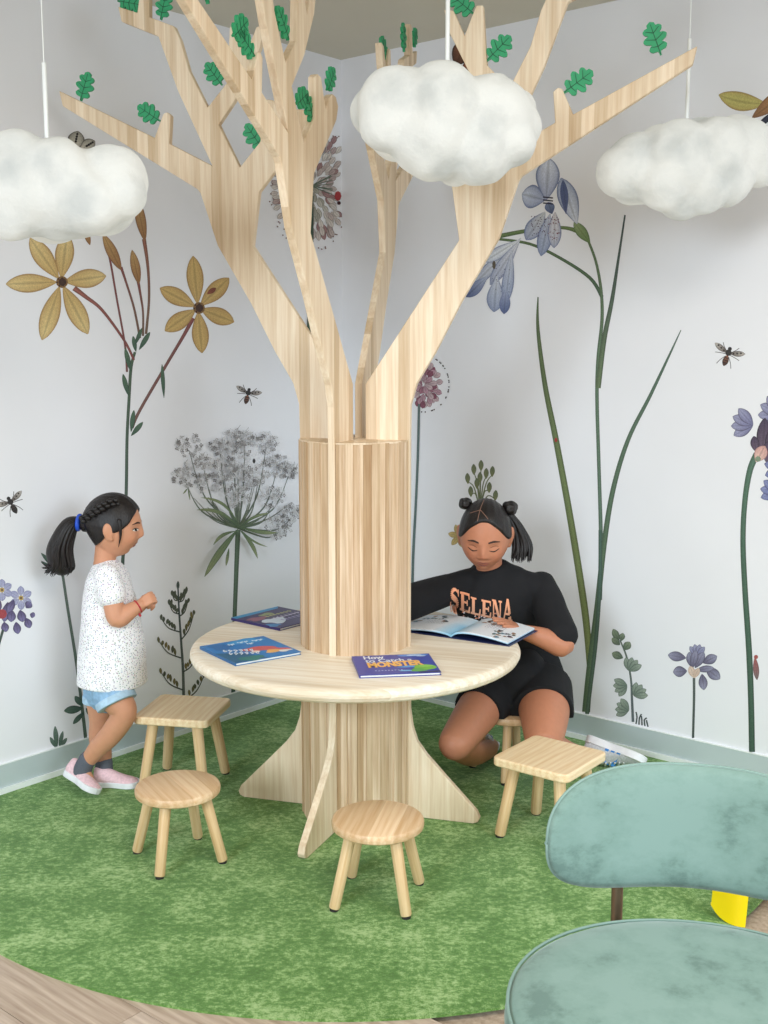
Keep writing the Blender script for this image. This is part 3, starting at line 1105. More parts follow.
p = Print('R')
p.stroke([(694, 678), (694, 700), (693, 738)], [2.6, 2.4, 2.4], (78, 88, 84), (52, 66, 60))
bell(p, 697, 656, -PI / 2 + .1, 12)
for b, t, w in (((686, 658), (668, 655), 10), ((687, 671), (673, 672), 11), ((703, 663), (717, 656), 10), ((706, 668), (720, 679), 11), ((702, 674), (704, 690), 9), ((693, 668), (689, 652), 9), ((695, 668), (704, 652), 9), ((696, 670), (714, 668), 7), ((692, 668), (696, 650), 8)):
    p.petal(b, t, w, (84, 78, 108), (146, 146, 178), (48, 44, 66))
p.petal((694, 678), (690, 666), 7, (216, 186, 162), (226, 196, 176), (180, 140, 120)); p.petal((694, 678), (699, 668), 6, (206, 170, 146), (216, 186, 166), (170, 130, 110))
p.done('mural_purple_flower', 'printed small purple flower head on a thin stem near the skirting')
p = Print('R')
p.petal((755, 657), (757, 680), 6, (170, 70, 70), (110, 96, 96), (70, 40, 44)); p.dot(756, 657, 2.2, (170, 66, 60))
p.done('mural_bug', 'printed red and grey bug on the thick green stem')

# --- right wall: plant and small yellow flower around the reading girl
p = Print('R')
for tx, ty in ((468, 475), (474, 466), (481, 462), (486, 470), (492, 468), (471, 488), (489, 484), (480, 474), (477, 480), (495, 492)):
    p.stroke([(480, 510), ((480 + tx) / 2, (500 + ty) / 2), (tx, ty + 7)], [1.4, 1.1, 0.8], (110, 122, 76), (104, 116, 80))
    p.petal((tx, ty + 9), (tx + (tx - 480) * .06, ty - 2), 5, (120, 126, 72), (96, 108, 76), (70, 80, 56))
p.done('mural_bud_plant', 'printed green bud spikes rising above the reading person')
p = Print('R')
for k in range(6):
    a = k * PI / 3 + .2
    p.petal((459, 536), (459 + 11 * math.cos(a), 536 + 12 * math.sin(a)), 6, (170, 140, 66), (204, 176, 100), (140, 110, 56))
p.dot(459, 536, 2, (120, 86, 44))
p.done('mural_small_flower', 'printed small yellow flower beside the reading person')
p = Print('R')
p.petal((455, 66), (468, 40), 20, (60, 34, 26), (196, 104, 58), (34, 26, 28)); p.petal((462, 70), (480, 58), 14, (150, 76, 50), (196, 110, 62), (30, 24, 26))
p.done('mural_butterfly', 'printed orange and black butterfly among the branches')


def lin(r, g, b):
    f = lambda c: (c / 255) / 12.92 if c / 255 <= 0.04045 else ((c / 255 + 0.055) / 1.055) ** 2.4
    return (f(r), f(g), f(b))


# ------------------------------------------------------------------ cloud lamps
mcl, nt, N, L, b_ = new_mat('cloud_fabric')
oc = objc(nt)
f1 = noise_tex(nt, oc, 8, 6, 0.62)
vo = N.new('ShaderNodeTexVoronoi'); vo.feature = 'SMOOTH_F1'; vo.inputs['Scale'].default_value = 8.5
vo.inputs['Smoothness'].default_value = 0.6
L.new(oc, vo.inputs['Vector'])
ad = N.new('ShaderNodeMath'); ad.operation = 'MULTIPLY_ADD'
L.new(f1, ad.inputs[0]); ad.inputs[1].default_value = 0.9; L.new(vo.outputs['Distance'], ad.inputs[2])
# felted fibre shell: brighter and dimmer patches of glow are painted into the emission colour
L.new(ramp(nt, f1, [(0.3, (0.44, 0.45, 0.44, 1)), (0.7, (0.52, 0.52, 0.50, 1))]), b_.inputs['Base Color'])
b_.inputs['Roughness'].default_value = 0.9
b_.inputs['Specular IOR Level'].default_value = 0.2
L.new(ramp(nt, ad.outputs[0], [(0.55, (0.50, 0.53, 0.50, 1)), (0.95, (1.0, 1.0, 0.92, 1))]), b_.inputs['Emission Color'])
b_.inputs['Emission Strength'].default_value = 0.26
bump(nt, ad.outputs[0], 0.5, 0.02, b_)
M['cloud'] = mcl
M['cord'] = plain('white_cord', lin(240, 242, 240), 0.4, var=0.01)


def cloud(label, cpx, Y, lumps, rod_top_px, depth=1.0):
    c = P(*cpx, Y)
    t = thing('cloud_lamp', tuple(c), label, 'lamp', 'cloud pendant lamps')
    zc = Y * cP
    m = zc / FPX * 1.03
    g = Geo()
    for x, y, r, dy in lumps:
        q = P(x, y, Y) + np.array([0, dy, 0])
        g.sphere(q, (r * m, r * m * 0.95 * depth, r * m), 22, 14)
    V, F = remesh(g, 0.009, 16)
    ctr = V.mean(0)
    for i in range(len(V)):
        v = Vector(V[i])
        d = noise.noise(v * 7) * 0.012 + noise.noise(v * 14) * 0.003 + abs(noise.noise(v * 11)) * -0.012
        dr = V[i] - ctr
        V[i] = V[i] + dr / np.linalg.norm(dr) * d
    top = V[np.argmin(np.hypot(V[:, 0] - c[0], V[:, 1] - c[1]) - 0.3 * V[:, 2])]
    meshobj('lamp_shade', V, F, M['cloud'], t)
    z0 = c[2] + 0.02
    rt = P(*rod_top_px, Y)
    ex = c[0]
    g = Geo(); g.tube([(ex, Y, z0), (ex, Y, rt[2])], [0.0055, 0.0055], 12)
    g.build('rod', M['cord'], t, smooth=True, sharp=50)
    g = Geo(); g.tube([(ex, Y, rt[2]), (ex, Y, CEIL - 0.02)], [0.0016, 0.0016], 8, cap=False)
    g.build('cord', M['cord'], t, smooth=True, sharp=50)
    g = Geo(); g.lathe([(0.05, CEIL - 0.025), (0.052, CEIL - 0.02), (0.052, CEIL - 0.0005)], 32, (ex, Y, 0))
    g.build('ceiling_rose', M['cord'], t, smooth=True, sharp=40)
    return t


cloud('white glowing cloud lamp hanging between the wooden branches of the tree', (447, 118), 2.9,
      [(398, 108, 38, -.02), (440, 112, 44, -.03), (492, 118, 42, 0), (515, 122, 27, .02), (376, 108, 26, .03), (430, 144, 38, -.04), (478, 152, 33, -.03), (386, 128, 26, -.05),
       (508, 140, 26, -.02), (408, 92, 28, .05), (398, 86, 20, .0), (458, 98, 27, .03), (497, 92, 20, .02), (518, 105, 21, .05), (440, 125, 48, .06), (480, 130, 40, .08), (400, 118, 36, .09), (455, 162, 22, .02)],
      (446, -60))
cloud('white glowing cloud lamp hanging in front of the yellow lilies', (49, 190), 2.78,
      [(30, 190, 48, -.02), (-20, 185, 46, 0), (75, 195, 44, -.02), (112, 182, 36, .0), (124, 196, 26, -.03), (20, 165, 32, -.03), (65, 175, 32, -.05), (95, 205, 32, -.05), (62, 215, 28, -.02), (20, 212, 30, -.05),
       (-50, 190, 34, 0), (116, 166, 22, .04), (40, 190, 48, .08), (90, 190, 40, .09), (-10, 190, 46, .08), (20, 150, 18, .06)], (46, 64))
cloud('white glowing cloud lamp hanging in front of printed yellow and brown leaves', (685, 168), 3.33,
      [(640, 168, 34, 0), (675, 165, 40, -.03), (712, 160, 38, -.02), (742, 152, 30, 0), (765, 160, 26, .02), (620, 172, 24, -.02), (660, 140, 20, .03), (700, 138, 22, .02), (738, 136, 21, .03),
       (660, 185, 28, -.05), (700, 188, 26, -.04), (680, 198, 22, -.02), (725, 180, 26, -.03), (690, 165, 40, .08), (640, 170, 30, .06), (735, 160, 32, .07)], (687, 40))

# ------------------------------------------------------------------ stools


def stool(name, square, loc, rz, label, group, size=0.24, h=0.255, mat='pine'):
    t = localthing(name, (loc[0], loc[1], 0.006), label, 'stool', group, rz)
    g = Geo()
    th = 0.026
    if square:
        s = size / 2
        rad = 0.022
        pol = []
        for cx, cy, a0 in ((s - rad, s - rad, 0), (-s + rad, s - rad, 90), (-s + rad, -s + rad, 180), (s - rad, -s + rad, 270)):
            for k in range(5):
                a = math.radians(a0 + 90 * k / 4)
                pol.append((cx + rad * math.cos(a), cy + rad * math.sin(a)))
        g.prism(pol, Matrix.Identity(4), h - th, h)
        g.build('seat', M[mat], t, bevel=0.005, bseg=3, smooth=True, sharp=35)
    else:
        r = size / 2
        g.lathe([(r - 0.006, h - th), (r - 0.001, h - th + 0.004), (r, h - th + 0.010), (r, h - 0.009), (r - 0.003, h - 0.003), (r - 0.009, h)], 48, gax=1)
        for i, v in enumerate(g.V):
            g.G[i] = (v[0], v[2], v[1])
        g.build('seat', M[mat], t, smooth=True, sharp=30)
    lp = size * (0.33 if square else 0.27)
    lb = size * (0.47 if square else 0.44)
    for k in range(4):
        a = PI / 4 + k * PI / 2
        u = np.array([math.cos(a), math.sin(a), 0]) * 1.25
        p0 = u * lp + np.array([0, 0, h - th + 0.002])
        p1 = u * lb + np.array([0, 0, 0.006])
        g = Geo()
        rb = 0.0145 if not square else 0.0165
        pts = [p1, p1 + (p0 - p1) * 0.02, p1 + (p0 - p1) * 0.5, p0]
        g.tube(pts, [rb * 0.9, rb, rb * 1.02, rb * 1.08], 16, cap=False)
        lg = g.build('leg', M['leg'], t, smooth=True, sharp=50)
        g = Geo(); g.tube([u * lb, u * lb + np.array([0, 0, 0.007])], [rb * 0.78, rb * 0.78], 14, cap=False)
        g.build('rubber_foot', M['foot'], lg, smooth=True, sharp=50)
    return t


GS = 'small wooden stools around the tree table'
stool('round_stool', False, (-0.574, 3.032), math.radians(31), 'low round wooden stool beside the square stool near the person in shorts', GS, 0.236, 0.216, 'oakstool')
stool('round_stool', False, (-0.016, 2.800), math.radians(-12), 'low round wooden stool alone in front of the tree foot', GS, 0.240, 0.219, 'oakstool')
stool('square_stool', True, (-0.655, 3.592), math.radians(-11), 'square wooden stool in front of the standing person in shorts', GS, 0.250, 0.258, 'pine')
stool('square_stool', True, (0.484, 3.190), math.radians(-38), 'square wooden stool in front of the reading person', GS, 0.248, 0.245, 'pine')
stool('round_stool', False, (0.430, 3.700), math.radians(30), 'low round wooden stool under the reading person', GS, 0.24, 0.219, 'oakstool')
stool('round_stool', False, (-0.180, 3.900), math.radians(10), 'low round wooden stool mostly hidden behind the tree foot', GS, 0.236, 0.243, 'leg')

# ------------------------------------------------------------------ green velvet chair
mv, nt, N, L, b_ = new_mat('green_velvet')
oc = objc(nt)
f1 = noise_tex(nt, oc, 5, 4, 0.6)
f2 = noise_tex(nt, mapping(nt, oc, (1, 1, 1.6)), 13, 5, 0.75)
ad = N.new('ShaderNodeMath'); ad.operation = 'MULTIPLY_ADD'
L.new(f2, ad.inputs[0]); ad.inputs[1].default_value = 0.7; L.new(f1, ad.inputs[2])
mr = N.new('ShaderNodeMapRange'); mr.inputs[2].default_value = 1.7; L.new(ad.outputs[0], mr.inputs[0])
L.new(ramp(nt, mr.outputs[0], [(0.41, lin4(102, 126, 118)), (0.475, lin4(120, 146, 137)), (0.56, lin4(128, 153, 145))]), b_.inputs['Base Color'])
b_.inputs['Roughness'].default_value = 0.8
b_.inputs['Specular IOR Level'].default_value = 0.15
b_.inputs['Sheen Weight'].default_value = 0.4
b_.inputs['Sheen Roughness'].default_value = 0.35
b_.inputs['Sheen Tint'].default_value = lin4(226, 236, 232)
bump(nt, f1, 0.12, 0.004, b_)
M['velvet'] = mv
M['piping'] = plain('velvet_piping', lin(126, 152, 143), 0.6, var=0.03)
M['bronze'] = plain('bronze_tube', lin(120, 100, 80), 0.35, metal=0.8, var=0.03)

CHX, CHY = 0.488, 1.605
chair = thing('velvet_chair', (CHX, CHY, 0.0), 'sage green velvet chair with a curved backrest on bronze legs', 'chair')
# seat: superellipse cushion
SZ = 0.435


def ringpts(a, b, k=2.08, n=64, cy=0.0):
    out = []
    for i in range(n):
        t = 2 * PI * i / n
        c_, s_ = math.cos(t), math.sin(t)
        out.append((a * math.copysign(abs(c_) ** (2 / k), c_), cy + b * math.copysign(abs(s_) ** (2 / k), s_)))
    return out


def rings(geo, spec, c):
    idx = []
    for a, b, z in spec:
        idx.append([geo.v((c[0] + x, c[1] + y, z)) for x, y in ringpts(a, b)])
    for r0, r1 in zip(idx, idx[1:]):
        n = len(r0)
        for j in range(n):
            geo.f(r0[j], r0[(j + 1) % n], r1[(j + 1) % n], r1[j])
    geo.f(*reversed(idx[0])); geo.f(*idx[-1])


g = Geo()
A_, B_ = 0.302, 0.285
rings(g, [(A_ * .80, B_ * .80, SZ - 0.085), (A_ * .97, B_ * .97, SZ - 0.078), (A_, B_, SZ - 0.06), (A_ * 1.005, B_ * 1.005, SZ - 0.035), (A_ * .985, B_ * .985, SZ - 0.016), (A_ * .93, B_ * .93, SZ - 0.005), (A_ * .8, B_ * .8, SZ + 0.002), (A_ * .5, B_ * .5, SZ + 0.004), (A_ * .12, B_ * .12, SZ + 0.004)], (CHX, CHY, 0))
seat = g.build('seat', M['velvet'], chair, smooth=True)
g = Geo()
pp = [(CHX + x, CHY + y, SZ - 0.012) for x, y in ringpts(A_ * .99, B_ * .99)]
g.tube(pp + pp[:2], [0.0028] * (len(pp) + 2), 8, cap=False)
g.build('piping', M['piping'], seat, smooth=True)
# backrest: curved pad
BR_, BT = 0.42, 0.035
bc = np.array([CHX, CHY + 0.322 - BR_, 0])
zlo, zhi = 0.450, 0.680
half = math.radians(37)


def back_point(s, v, side):
    """s -1..1 along the arc, v -1..1 up; side +-1"""
    a = half * s
    e = (1 - abs(s) ** 3.4) ** (1 / 2.4) if abs(s) < 1 else 0
    e = max(e, 0.03)
    zm = (zlo + zhi) / 2 + 0.012 * (1 - s * s) - 0.006
    hh = (zhi - zlo) / 2
    z = zm + hh * e * v + (0.012 * (1 - s * s) * (1 if v < 0 else -0.4)) * abs(v)
    t = BT * (1 - abs(v) ** 4 * 0.9) ** 0.5 * (0.35 + 0.65 * e)
    R = BR_ + side * t * 0.5
    return (bc[0] + R * math.sin(a), bc[1] + R * math.cos(a) + (z - zlo) * 0.16, z)


g = Geo()
NSX, NV = 48, 16
ids = {}
for side in (-1, 1):
    for i in range(NSX + 1):
        for j in range(NV + 1):
            s_ = -1 + 2 * i / NSX
            s_ = math.sin(s_ * PI / 2)
            ids[side, i, j] = g.v(back_point(s_, -1 + 2 * j / NV, side))
for i in range(NSX):
    for j in range(NV):
        g.f(ids[-1, i, j], ids[-1, i + 1, j], ids[-1, i + 1, j + 1], ids[-1, i, j + 1])
        g.f(ids[1, i, j], ids[1, i, j + 1], ids[1, i + 1, j + 1], ids[1, i + 1, j])
rim = [(i, 0) for i in range(NSX)] + [(NSX, j) for j in range(NV)] + [(i, NV) for i in range(NSX, 0, -1)] + [(0, j) for j in range(NV, 0, -1)]
for a, b in zip(rim, rim[1:] + rim[:1]):
    g.f(ids[-1, a[0], a[1]], ids[1, a[0], a[1]], ids[1, b[0], b[1]], ids[-1, b[0], b[1]])
back = g.build('backrest', M['velvet'], chair, smooth=True, fixn=True)
g = Geo()
pp = [np.array(g0) for g0 in [back_point(math.sin((-1 + 2 * a / NSX) * PI / 2), -1 + 2 * b / NV, 0.9) for a, b in rim]]
pf = [pp[0]]
for q in pp[1:]:
    if np.linalg.norm(q - pf[-1]) > 0.006:
        pf.append(q)
g.tube(pf + pf[:2], [0.003] * (len(pf) + 2), 8, cap=False)
g.build('piping', M['piping'], back, smooth=True)
for sx in (-1, 1):
    a = half * (0.47 if sx < 0 else 0.66) * sx
    bx, by = bc[0] + (BR_ + 0.012) * math.sin(a), bc[1] + (BR_ + 0.012) * math.cos(a)
    g = Geo()
    g.tube([(bx + sx * 0.02, by + 0.02, 0.004), (bx, by - 0.01, 0.36), (bx, by, 0.44), (bx, by + 0.02, 0.62)], [0.008, 0.0105, 0.0105, 0.0105], 14)
    g.build('rear_leg', M['bronze'], chair, smooth=True, sharp=50)
    g = Geo()
    g.tube([(CHX + sx * 0.22, CHY - 0.21, 0.004), (CHX + sx * 0.19, CHY - 0.17, SZ - 0.07)], [0.008, 0.0105], 14)
    g.build('front_leg', M['bronze'], chair, smooth=True, sharp=50)

chair.rotation_euler = (0, 0, -0.19)

# ------------------------------------------------------------------ yellow plastic stool behind the chair
M['yellow'] = plain('yellow_plastic', lin(250, 222, 10), 0.35, var=0.01)
yb = gnd(745, 930)
ys = thing('yellow_stool', (yb[0] + 0.10, yb[1] + 0.03, 0.006), 'bright yellow plastic child stool behind the green chair', 'stool')
for sx in (-1, 1):
    g = Geo()
    cx = yb[0] + 0.10
    rows = []
    for k in range(9):
        z = 0.006 + 0.224 * k / 8
        row = []
        for j in range(9):
            t = j / 8
            x = cx + sx * (0.10 + 0.070 * t)
            y = yb[1] + 0.03 - 0.03 * math.cos(t * PI / 2) + 0.03 * (1 - math.cos(t * PI / 2))
            zz = max(z, 0.030 * t ** 5 + 0.0065)
            row.append((x + sx * (-0.012) * z / 0.23, y, zz))
        rows.append(row)
    fr = [[g.v(q) for q in row] for row in rows]
    bk = [[g.v((q[0] - sx * 0.004, q[1] + 0.012, q[2])) for q in row] for row in rows]
    for k in range(8):
        for j in range(8):
            g.f(fr[k][j], fr[k][j + 1], fr[k + 1][j + 1], fr[k + 1][j])
            g.f(bk[k][j], bk[k + 1][j], bk[k + 1][j + 1], bk[k][j + 1])
    bd = [(k, 0) for k in range(8)] + [(8, j) for j in range(8)] + [(k, 8) for k in range(8, 0, -1)] + [(0, j) for j in range(8, 0, -1)]
    for a, b in zip(bd, bd[1:] + bd[:1]):
        g.f(fr[a[0]][a[1]], bk[a[0]][a[1]], bk[b[0]][b[1]], fr[b[0]][b[1]])
    g.build('leg_panel', M['yellow'], ys, smooth=True, sharp=50, fixn=True)
g = Geo(); g.box((yb[0] + 0.10, yb[1] + 0.115, 0.239), (0.33, 0.25, 0.02))
g.build('seat', M['yellow'], ys, bevel=0.009, bseg=3)

# ------------------------------------------------------------------ books


def quadmap(px):
    """four photo corners lying on the table top -> function (u, v) to world"""
    q = [gnd(x, y, TZ) for x, y in px]
    return lambda u_, v_, z=0.0: (q[0] * (1 - u_) * (1 - v_) + q[1] * u_ * (1 - v_) + q[2] * u_ * v_ + q[3] * (1 - u_) * v_) + np.array([0, 0, z])


def rectify(px, w, h):
    """a true rectangle w x h whose centre and heading follow the four photo corners"""
    q = [gnd(x, y, TZ) for x, y in px]
    c = sum(q) / 4
    e = (q[1] - q[0]) + (q[2] - q[3]); e[2] = 0
    e = e / np.linalg.norm(e)
    f = np.array([-e[1], e[0], 0])
    if np.dot(f, q[3] - q[0]) < 0:
        f = -f
    return lambda u_, v_, z=0.0: c + e * (u_ - .5) * w + f * (v_ - .5) * h + np.array([0, 0, z]), c


def text_mesh(body, shear=0.0, bold=0.0):
    cu = bpy.data.curves.new('t', 'FONT')
    cu.body = body
    cu.shear = shear
    cu.offset = bold
    cu.resolution_u = 3
    ob = bpy.data.objects.new('t', cu)
    COL.objects.link(ob)
    dg = bpy.context.evaluated_depsgraph_get()
    me = ob.evaluated_get(dg).to_mesh()
    V = [tuple(v.co) for v in me.vertices]
    F = [tuple(p.vertices) for p in me.polygons]
    ob.evaluated_get(dg).to_mesh_clear()
    bpy.data.objects.remove(ob)
    V = np.array(V)
    V[:, 0] -= V[:, 0].min()
    w = V[:, 0].max()
    return V, F, w


M['ink'] = attr_mat('cover_print', 0.35, 0.5, 0.04)
M['paper'] = plain('paper', lin(238, 238, 232), 0.8, var=0.02)


class Cover:
    def __init__(self, fn, z):
        self.fn, self.z, self.g = fn, z, Geo()

    def poly(self, pts, c):
        self.z += 0.00003
        self.g.f(*[self.g.v(self.fn(x, y, self.z), c=lin(*c)) for x, y in pts])

    def blob(self, x, y, rx, ry, c, n=18, rot=0, wob=0.0):
        pts = []
        for k in range(n):
            a = 2 * PI * k / n
            r = 1 + wob * math.sin(3 * a + x * 9) + wob * .5 * math.sin(5 * a + y * 7)
            X, Y_ = rx * r * math.cos(a), ry * r * math.sin(a)
            pts.append((x + X * math.cos(rot) - Y_ * math.sin(rot), y + X * math.sin(rot) + Y_ * math.cos(rot)))
        self.poly(pts, c)

    def text(self, s, x, y, w, h, c, bold=0.0, rise=0.0, jit=0.0):
        """s written from (x, y) over width w, letters h high (v grows towards the reader)"""
        self.z += 0.00003
        V, F, tw = text_mesh(s, 0, bold)
        i0 = len(self.g.V)
        for q in V:
            uu = q[0] / tw
            self.g.v(self.fn(x + uu * w, y - q[1] / 0.72 * h - rise * uu + jit * math.sin(uu * 19), self.z), c=lin(*c))
        for f in F:
            self.g.f(*[i0 + k for k in f])


def closed_book(label, px, w, h, base, edge, draw, th=0.009):
    fn, c = rectify(px, w, h)
    t = thing('picture_book', (c[0], c[1], TZ), label, 'book', 'closed picture books on the tree table')
    g = Geo()
    g.col = lin(*base)
    q = lambda u_, v_, z: g.v(fn(u_, v_, z))

    def slab(u0, u1, v0, v1, z0, z1):
        a = [q(u_, v_, z) for z in (z0, z1) for u_, v_ in ((u0, v0), (u1, v0), (u1, v1), (u0, v1))]
        for f in ((0, 1, 2, 3), (7, 6, 5, 4), (0, 4, 5, 1), (1, 5, 6, 2), (2, 6, 7, 3), (3, 7, 4, 0)):
            g.f(*[a[k] for k in f])
    slab(0, 1, 0, 1, 0.0, 0.002)
    slab(0, 1, 0, 1, th - 0.002, th)
    slab(0, 0.012, 0, 1, 0.002, th - 0.002)
    g.build('cover', M['ink'], t, fixn=True)
    g = Geo(); q = lambda u_, v_, z: g.v(fn(u_, v_, z))
    slab(0.014, 0.985, 0.012, 0.988, 0.002, th - 0.002)
    g.build('pages', M['paper'], t, fixn=True)
    cv = Cover(fn, th)
    draw(cv)
    cv.g.build('cover_print', M['ink'], t)
    return t


def draw_monster(c):
    c.poly([(0, 0), (1, 0), (1, 1), (0, 1)], (44, 62, 160))
    c.blob(0.78, 0.065, 0.20, 0.06, (84, 140, 220)); c.blob(0.80, 0.06, 0.10, 0.03, (206, 226, 244)); c.blob(0.88, 0.12, 0.06, 0.02, (206, 226, 244))
    c.blob(0.66, 0.66, 0.14, 0.05, (70, 150, 220), wob=.2); c.blob(0.84, 0.72, 0.14, 0.15, (120, 188, 52), wob=.06); c.blob(0.74, 0.85, 0.10, 0.08, (96, 170, 70), wob=.15); c.blob(0.86, 0.66, 0.09, 0.05, (150, 208, 84))
    c.poly([(0.72, 0.93), (1, 0.90), (1, 1), (0.74, 1)], (36, 40, 96))
    c.blob(0.58, 0.86, 0.08, 0.03, (120, 190, 230))
    c.text('How', 0.14, 0.20, 0.26, 0.17, (232, 236, 244), 0.03)
    c.text('to Catch a', 0.14, 0.38, 0.60, 0.17, (214, 222, 240), 0.03)
    c.text('MONSTER', 0.15, 0.64, 0.70, 0.24, (246, 186, 92), 0.06, 0.06)
    for k in range(9):
        c.blob(0.22 + k * 0.04, 0.82 + 0.008 * (k % 2), 0.014, 0.02, (176, 186, 224), 6)


def draw_sea(c):
    c.poly([(0, 0), (1, 0), (1, 1), (0, 1)], (28, 120, 190))
    c.poly([(0, 0.45), (0.3, 0.62), (0.5, 1), (0, 1)], (22, 92, 130)); c.blob(0.30, 0.9, 0.18, 0.10, (40, 120, 110), wob=.2)
    c.blob(0.62, 0.12, 0.30, 0.12, (40, 150, 214), wob=.2); c.blob(0.22, 0.2, 0.16, 0.16, (24, 104, 170), wob=.2)
    for k, (x, y, w, h) in enumerate(((0.62, 0.56, 0.26, 0.11), (0.84, 0.74, 0.13, 0.08))):
        c.blob(x, y, w, h, (214, 86, 84), rot=0.25, wob=.12)
    c.blob(0.72, 0.76, 0.12, 0.08, (238, 176, 90), wob=.15); c.blob(0.86, 0.82, 0.10, 0.05, (232, 226, 220), wob=.2); c.blob(0.50, 0.66, 0.06, 0.05, (244, 208, 190))
    for k, (x, y, l) in enumerate(((0.36, 0.16, 3), (0.52, 0.13, 5), (0.74, 0.15, 5), (0.60, 0.26, 3))):
        for j in range(l):
            c.blob(x + 0.035 * j, y + 0.02 * (j % 2), 0.016, 0.03 + 0.012 * (j % 2), (226, 238, 248), 7, wob=.3)
    for k in range(2):
        for j in range(6):
            c.blob(0.16 + 0.065 * j, 0.42 + 0.16 * k + 0.03 * j, 0.028, 0.055, (236, 240, 246), 7, rot=.4, wob=.35)
            c.blob(0.16 + 0.065 * j, 0.42 + 0.16 * k + 0.03 * j, 0.010, 0.022, (30, 100, 160), 6)


def draw_night(c):
    c.poly([(0, 0), (1, 0), (1, 1), (0, 1)], (58, 44, 96))
    c.poly([(0, 0), (1, 0), (0.9, 0.10), (0, 0.12)], (60, 150, 200))
    c.blob(0.30, 0.62, 0.20, 0.16, (214, 226, 236), wob=.2); c.blob(0.20, 0.35, 0.18, 0.10, (150, 90, 110), wob=.2); c.blob(0.50, 0.25, 0.14, 0.07, (150, 160, 110), wob=.2)
    c.blob(0.66, 0.88, 0.10, 0.06, (226, 196, 70), wob=.2); c.blob(0.08, 0.8, 0.10, 0.10, (60, 130, 190), wob=.2)
    for k in range(3):
        for j in range(7):
            c.blob(0.40 + 0.08 * j, 0.36 + 0.16 * k, 0.026, 0.045, [(190, 190, 120), (214, 206, 226), (176, 168, 206)][k], 7, wob=.35)


closed_book('dark blue picture book with orange capital letters on the tree table', [(355, 657), (428, 655), (438, 677), (360, 681)], 0.225, 0.225 * 0.86, (40, 52, 140), 0, draw_monster)
closed_book('bright blue picture book with red sea shapes on the tree table', [(203, 650), (270, 638), (297, 655), (229, 666)], 0.215, 0.225, (24, 96, 150), 0, draw_sea)
closed_book('purple and light blue picture book lying against the slatted trunk', [(234, 620), (284, 609), (322, 618), (274, 632)], 0.215, 0.225, (52, 44, 96), 0, draw_night)

# open picture book under the reading person's hand; its outer page lifts over the table edge
sp0, sp1 = [gnd(x, y, TZ) for x, y in ((451, 638), (479, 624.5))]      # foot and head of the spine
axis = (sp1 - sp0); axis[2] = 0
BH = 0.207
axis = axis / np.linalg.norm(axis)
sp1 = sp0 + axis * BH
out = np.array([axis[1], -axis[0], 0])                           # to the right hand page
obk = thing('open_book', (sp0[0], sp0[1], TZ), 'open picture book with white pages under the reading person', 'book')


def page_curve(t, side):
    """distance from the spine t 0..1 -> (offset, height)"""
    w = 0.190 * t
    if side < 0:
        return w, 0.009 + 0.009 * math.sin(PI * t ** 0.7) - 0.001 * t
    return w, 0.009 + 0.016 * math.sin(PI * t ** 0.62) ** 0.9 + 0.002 * t


for side, nm in ((-1, 'left_pages'), (1, 'right_pages')):
    g = Geo()
    n = 14
    top, bot = [], []
    for i in range(n + 1):
        w, z = page_curve(i / n, side)
        for k, (lst, zz) in enumerate(((top, z), (bot, z - 0.006))):
            row = []
            for j in range(7):
                q = sp0 + axis * BH * j / 6 + out * side * w
                # printed page: white with soft blue near the gutter and coloured pictures outside
                u_ = i / n
                c = np.array((236, 240, 244.))
                if u_ < 0.35:
                    c = c + (np.array((120, 190, 226.)) - c) * (1 - u_ / 0.35) * (0.9 if j < 4 else 0.45)
                if k:
                    c = np.array((150, 196, 226.))
                row.append(g.v((q[0], q[1], TZ + zz), c=lin(*c)))
            lst.append(row)
    for i in range(n):
        for j in range(6):
            g.f(top[i][j], top[i + 1][j], top[i + 1][j + 1], top[i][j + 1])
            g.f(bot[i][j], bot[i][j + 1], bot[i + 1][j + 1], bot[i + 1][j])
    for i in range(n):
        g.f(top[i][0], bot[i][0], bot[i + 1][0], top[i + 1][0]); g.f(top[i][6], top[i + 1][6], bot[i + 1][6], bot[i][6])
    for j in range(6):
        g.f(top[n][j], bot[n][j], bot[n][j + 1], top[n][j + 1])
    pg = g.build(nm, M['ink'], obk, fixn=True, smooth=True, sharp=40)
    # pictures on the page
    fn = lambda u_, v_, z, side=side: sp0 + axis * BH * v_ + out * side * page_curve(u_, side)[0] + np.array([0, 0, page_curve(u_, side)[1] + z])
    cv = Cover(fn, 0.0006)
    rr = random.Random(31 + side)
    cols = [(60, 84, 60), (70, 60, 90), (150, 110, 80), (90, 130, 150), (40, 50, 60), (176, 140, 120)]
    spots = [(0.55, 0.75), (0.7, 0.7), (0.85, 0.72), (0.6, 0.9), (0.8, 0.88), (0.9, 0.5), (0.45, 0.6)] if side < 0 else [(0.72, 0.22), (0.82, 0.30), (0.9, 0.25), (0.78, 0.12), (0.68, 0.34), (0.92, 0.4), (0.3, 0.72), (0.4, 0.66), (0.36, 0.8)]
    for (x, y) in spots:
        for k in range(3):
            cv.blob(x + rr.uniform(-.05, .05), y + rr.uniform(-.06, .06), rr.uniform(.02, .05), rr.uniform(.02, .05), rr.choice(cols), 8, wob=.25)
    for k in range(3):
        for j in range(7):
            cv.blob(0.40 + 0.05 * j, 0.42 + 0.06 * k, 0.016, 0.008, (110, 116, 130), 5)
    cv.g.build('page_print', M['ink'], pg)
g = Geo(); g.col = lin(30, 40, 84)
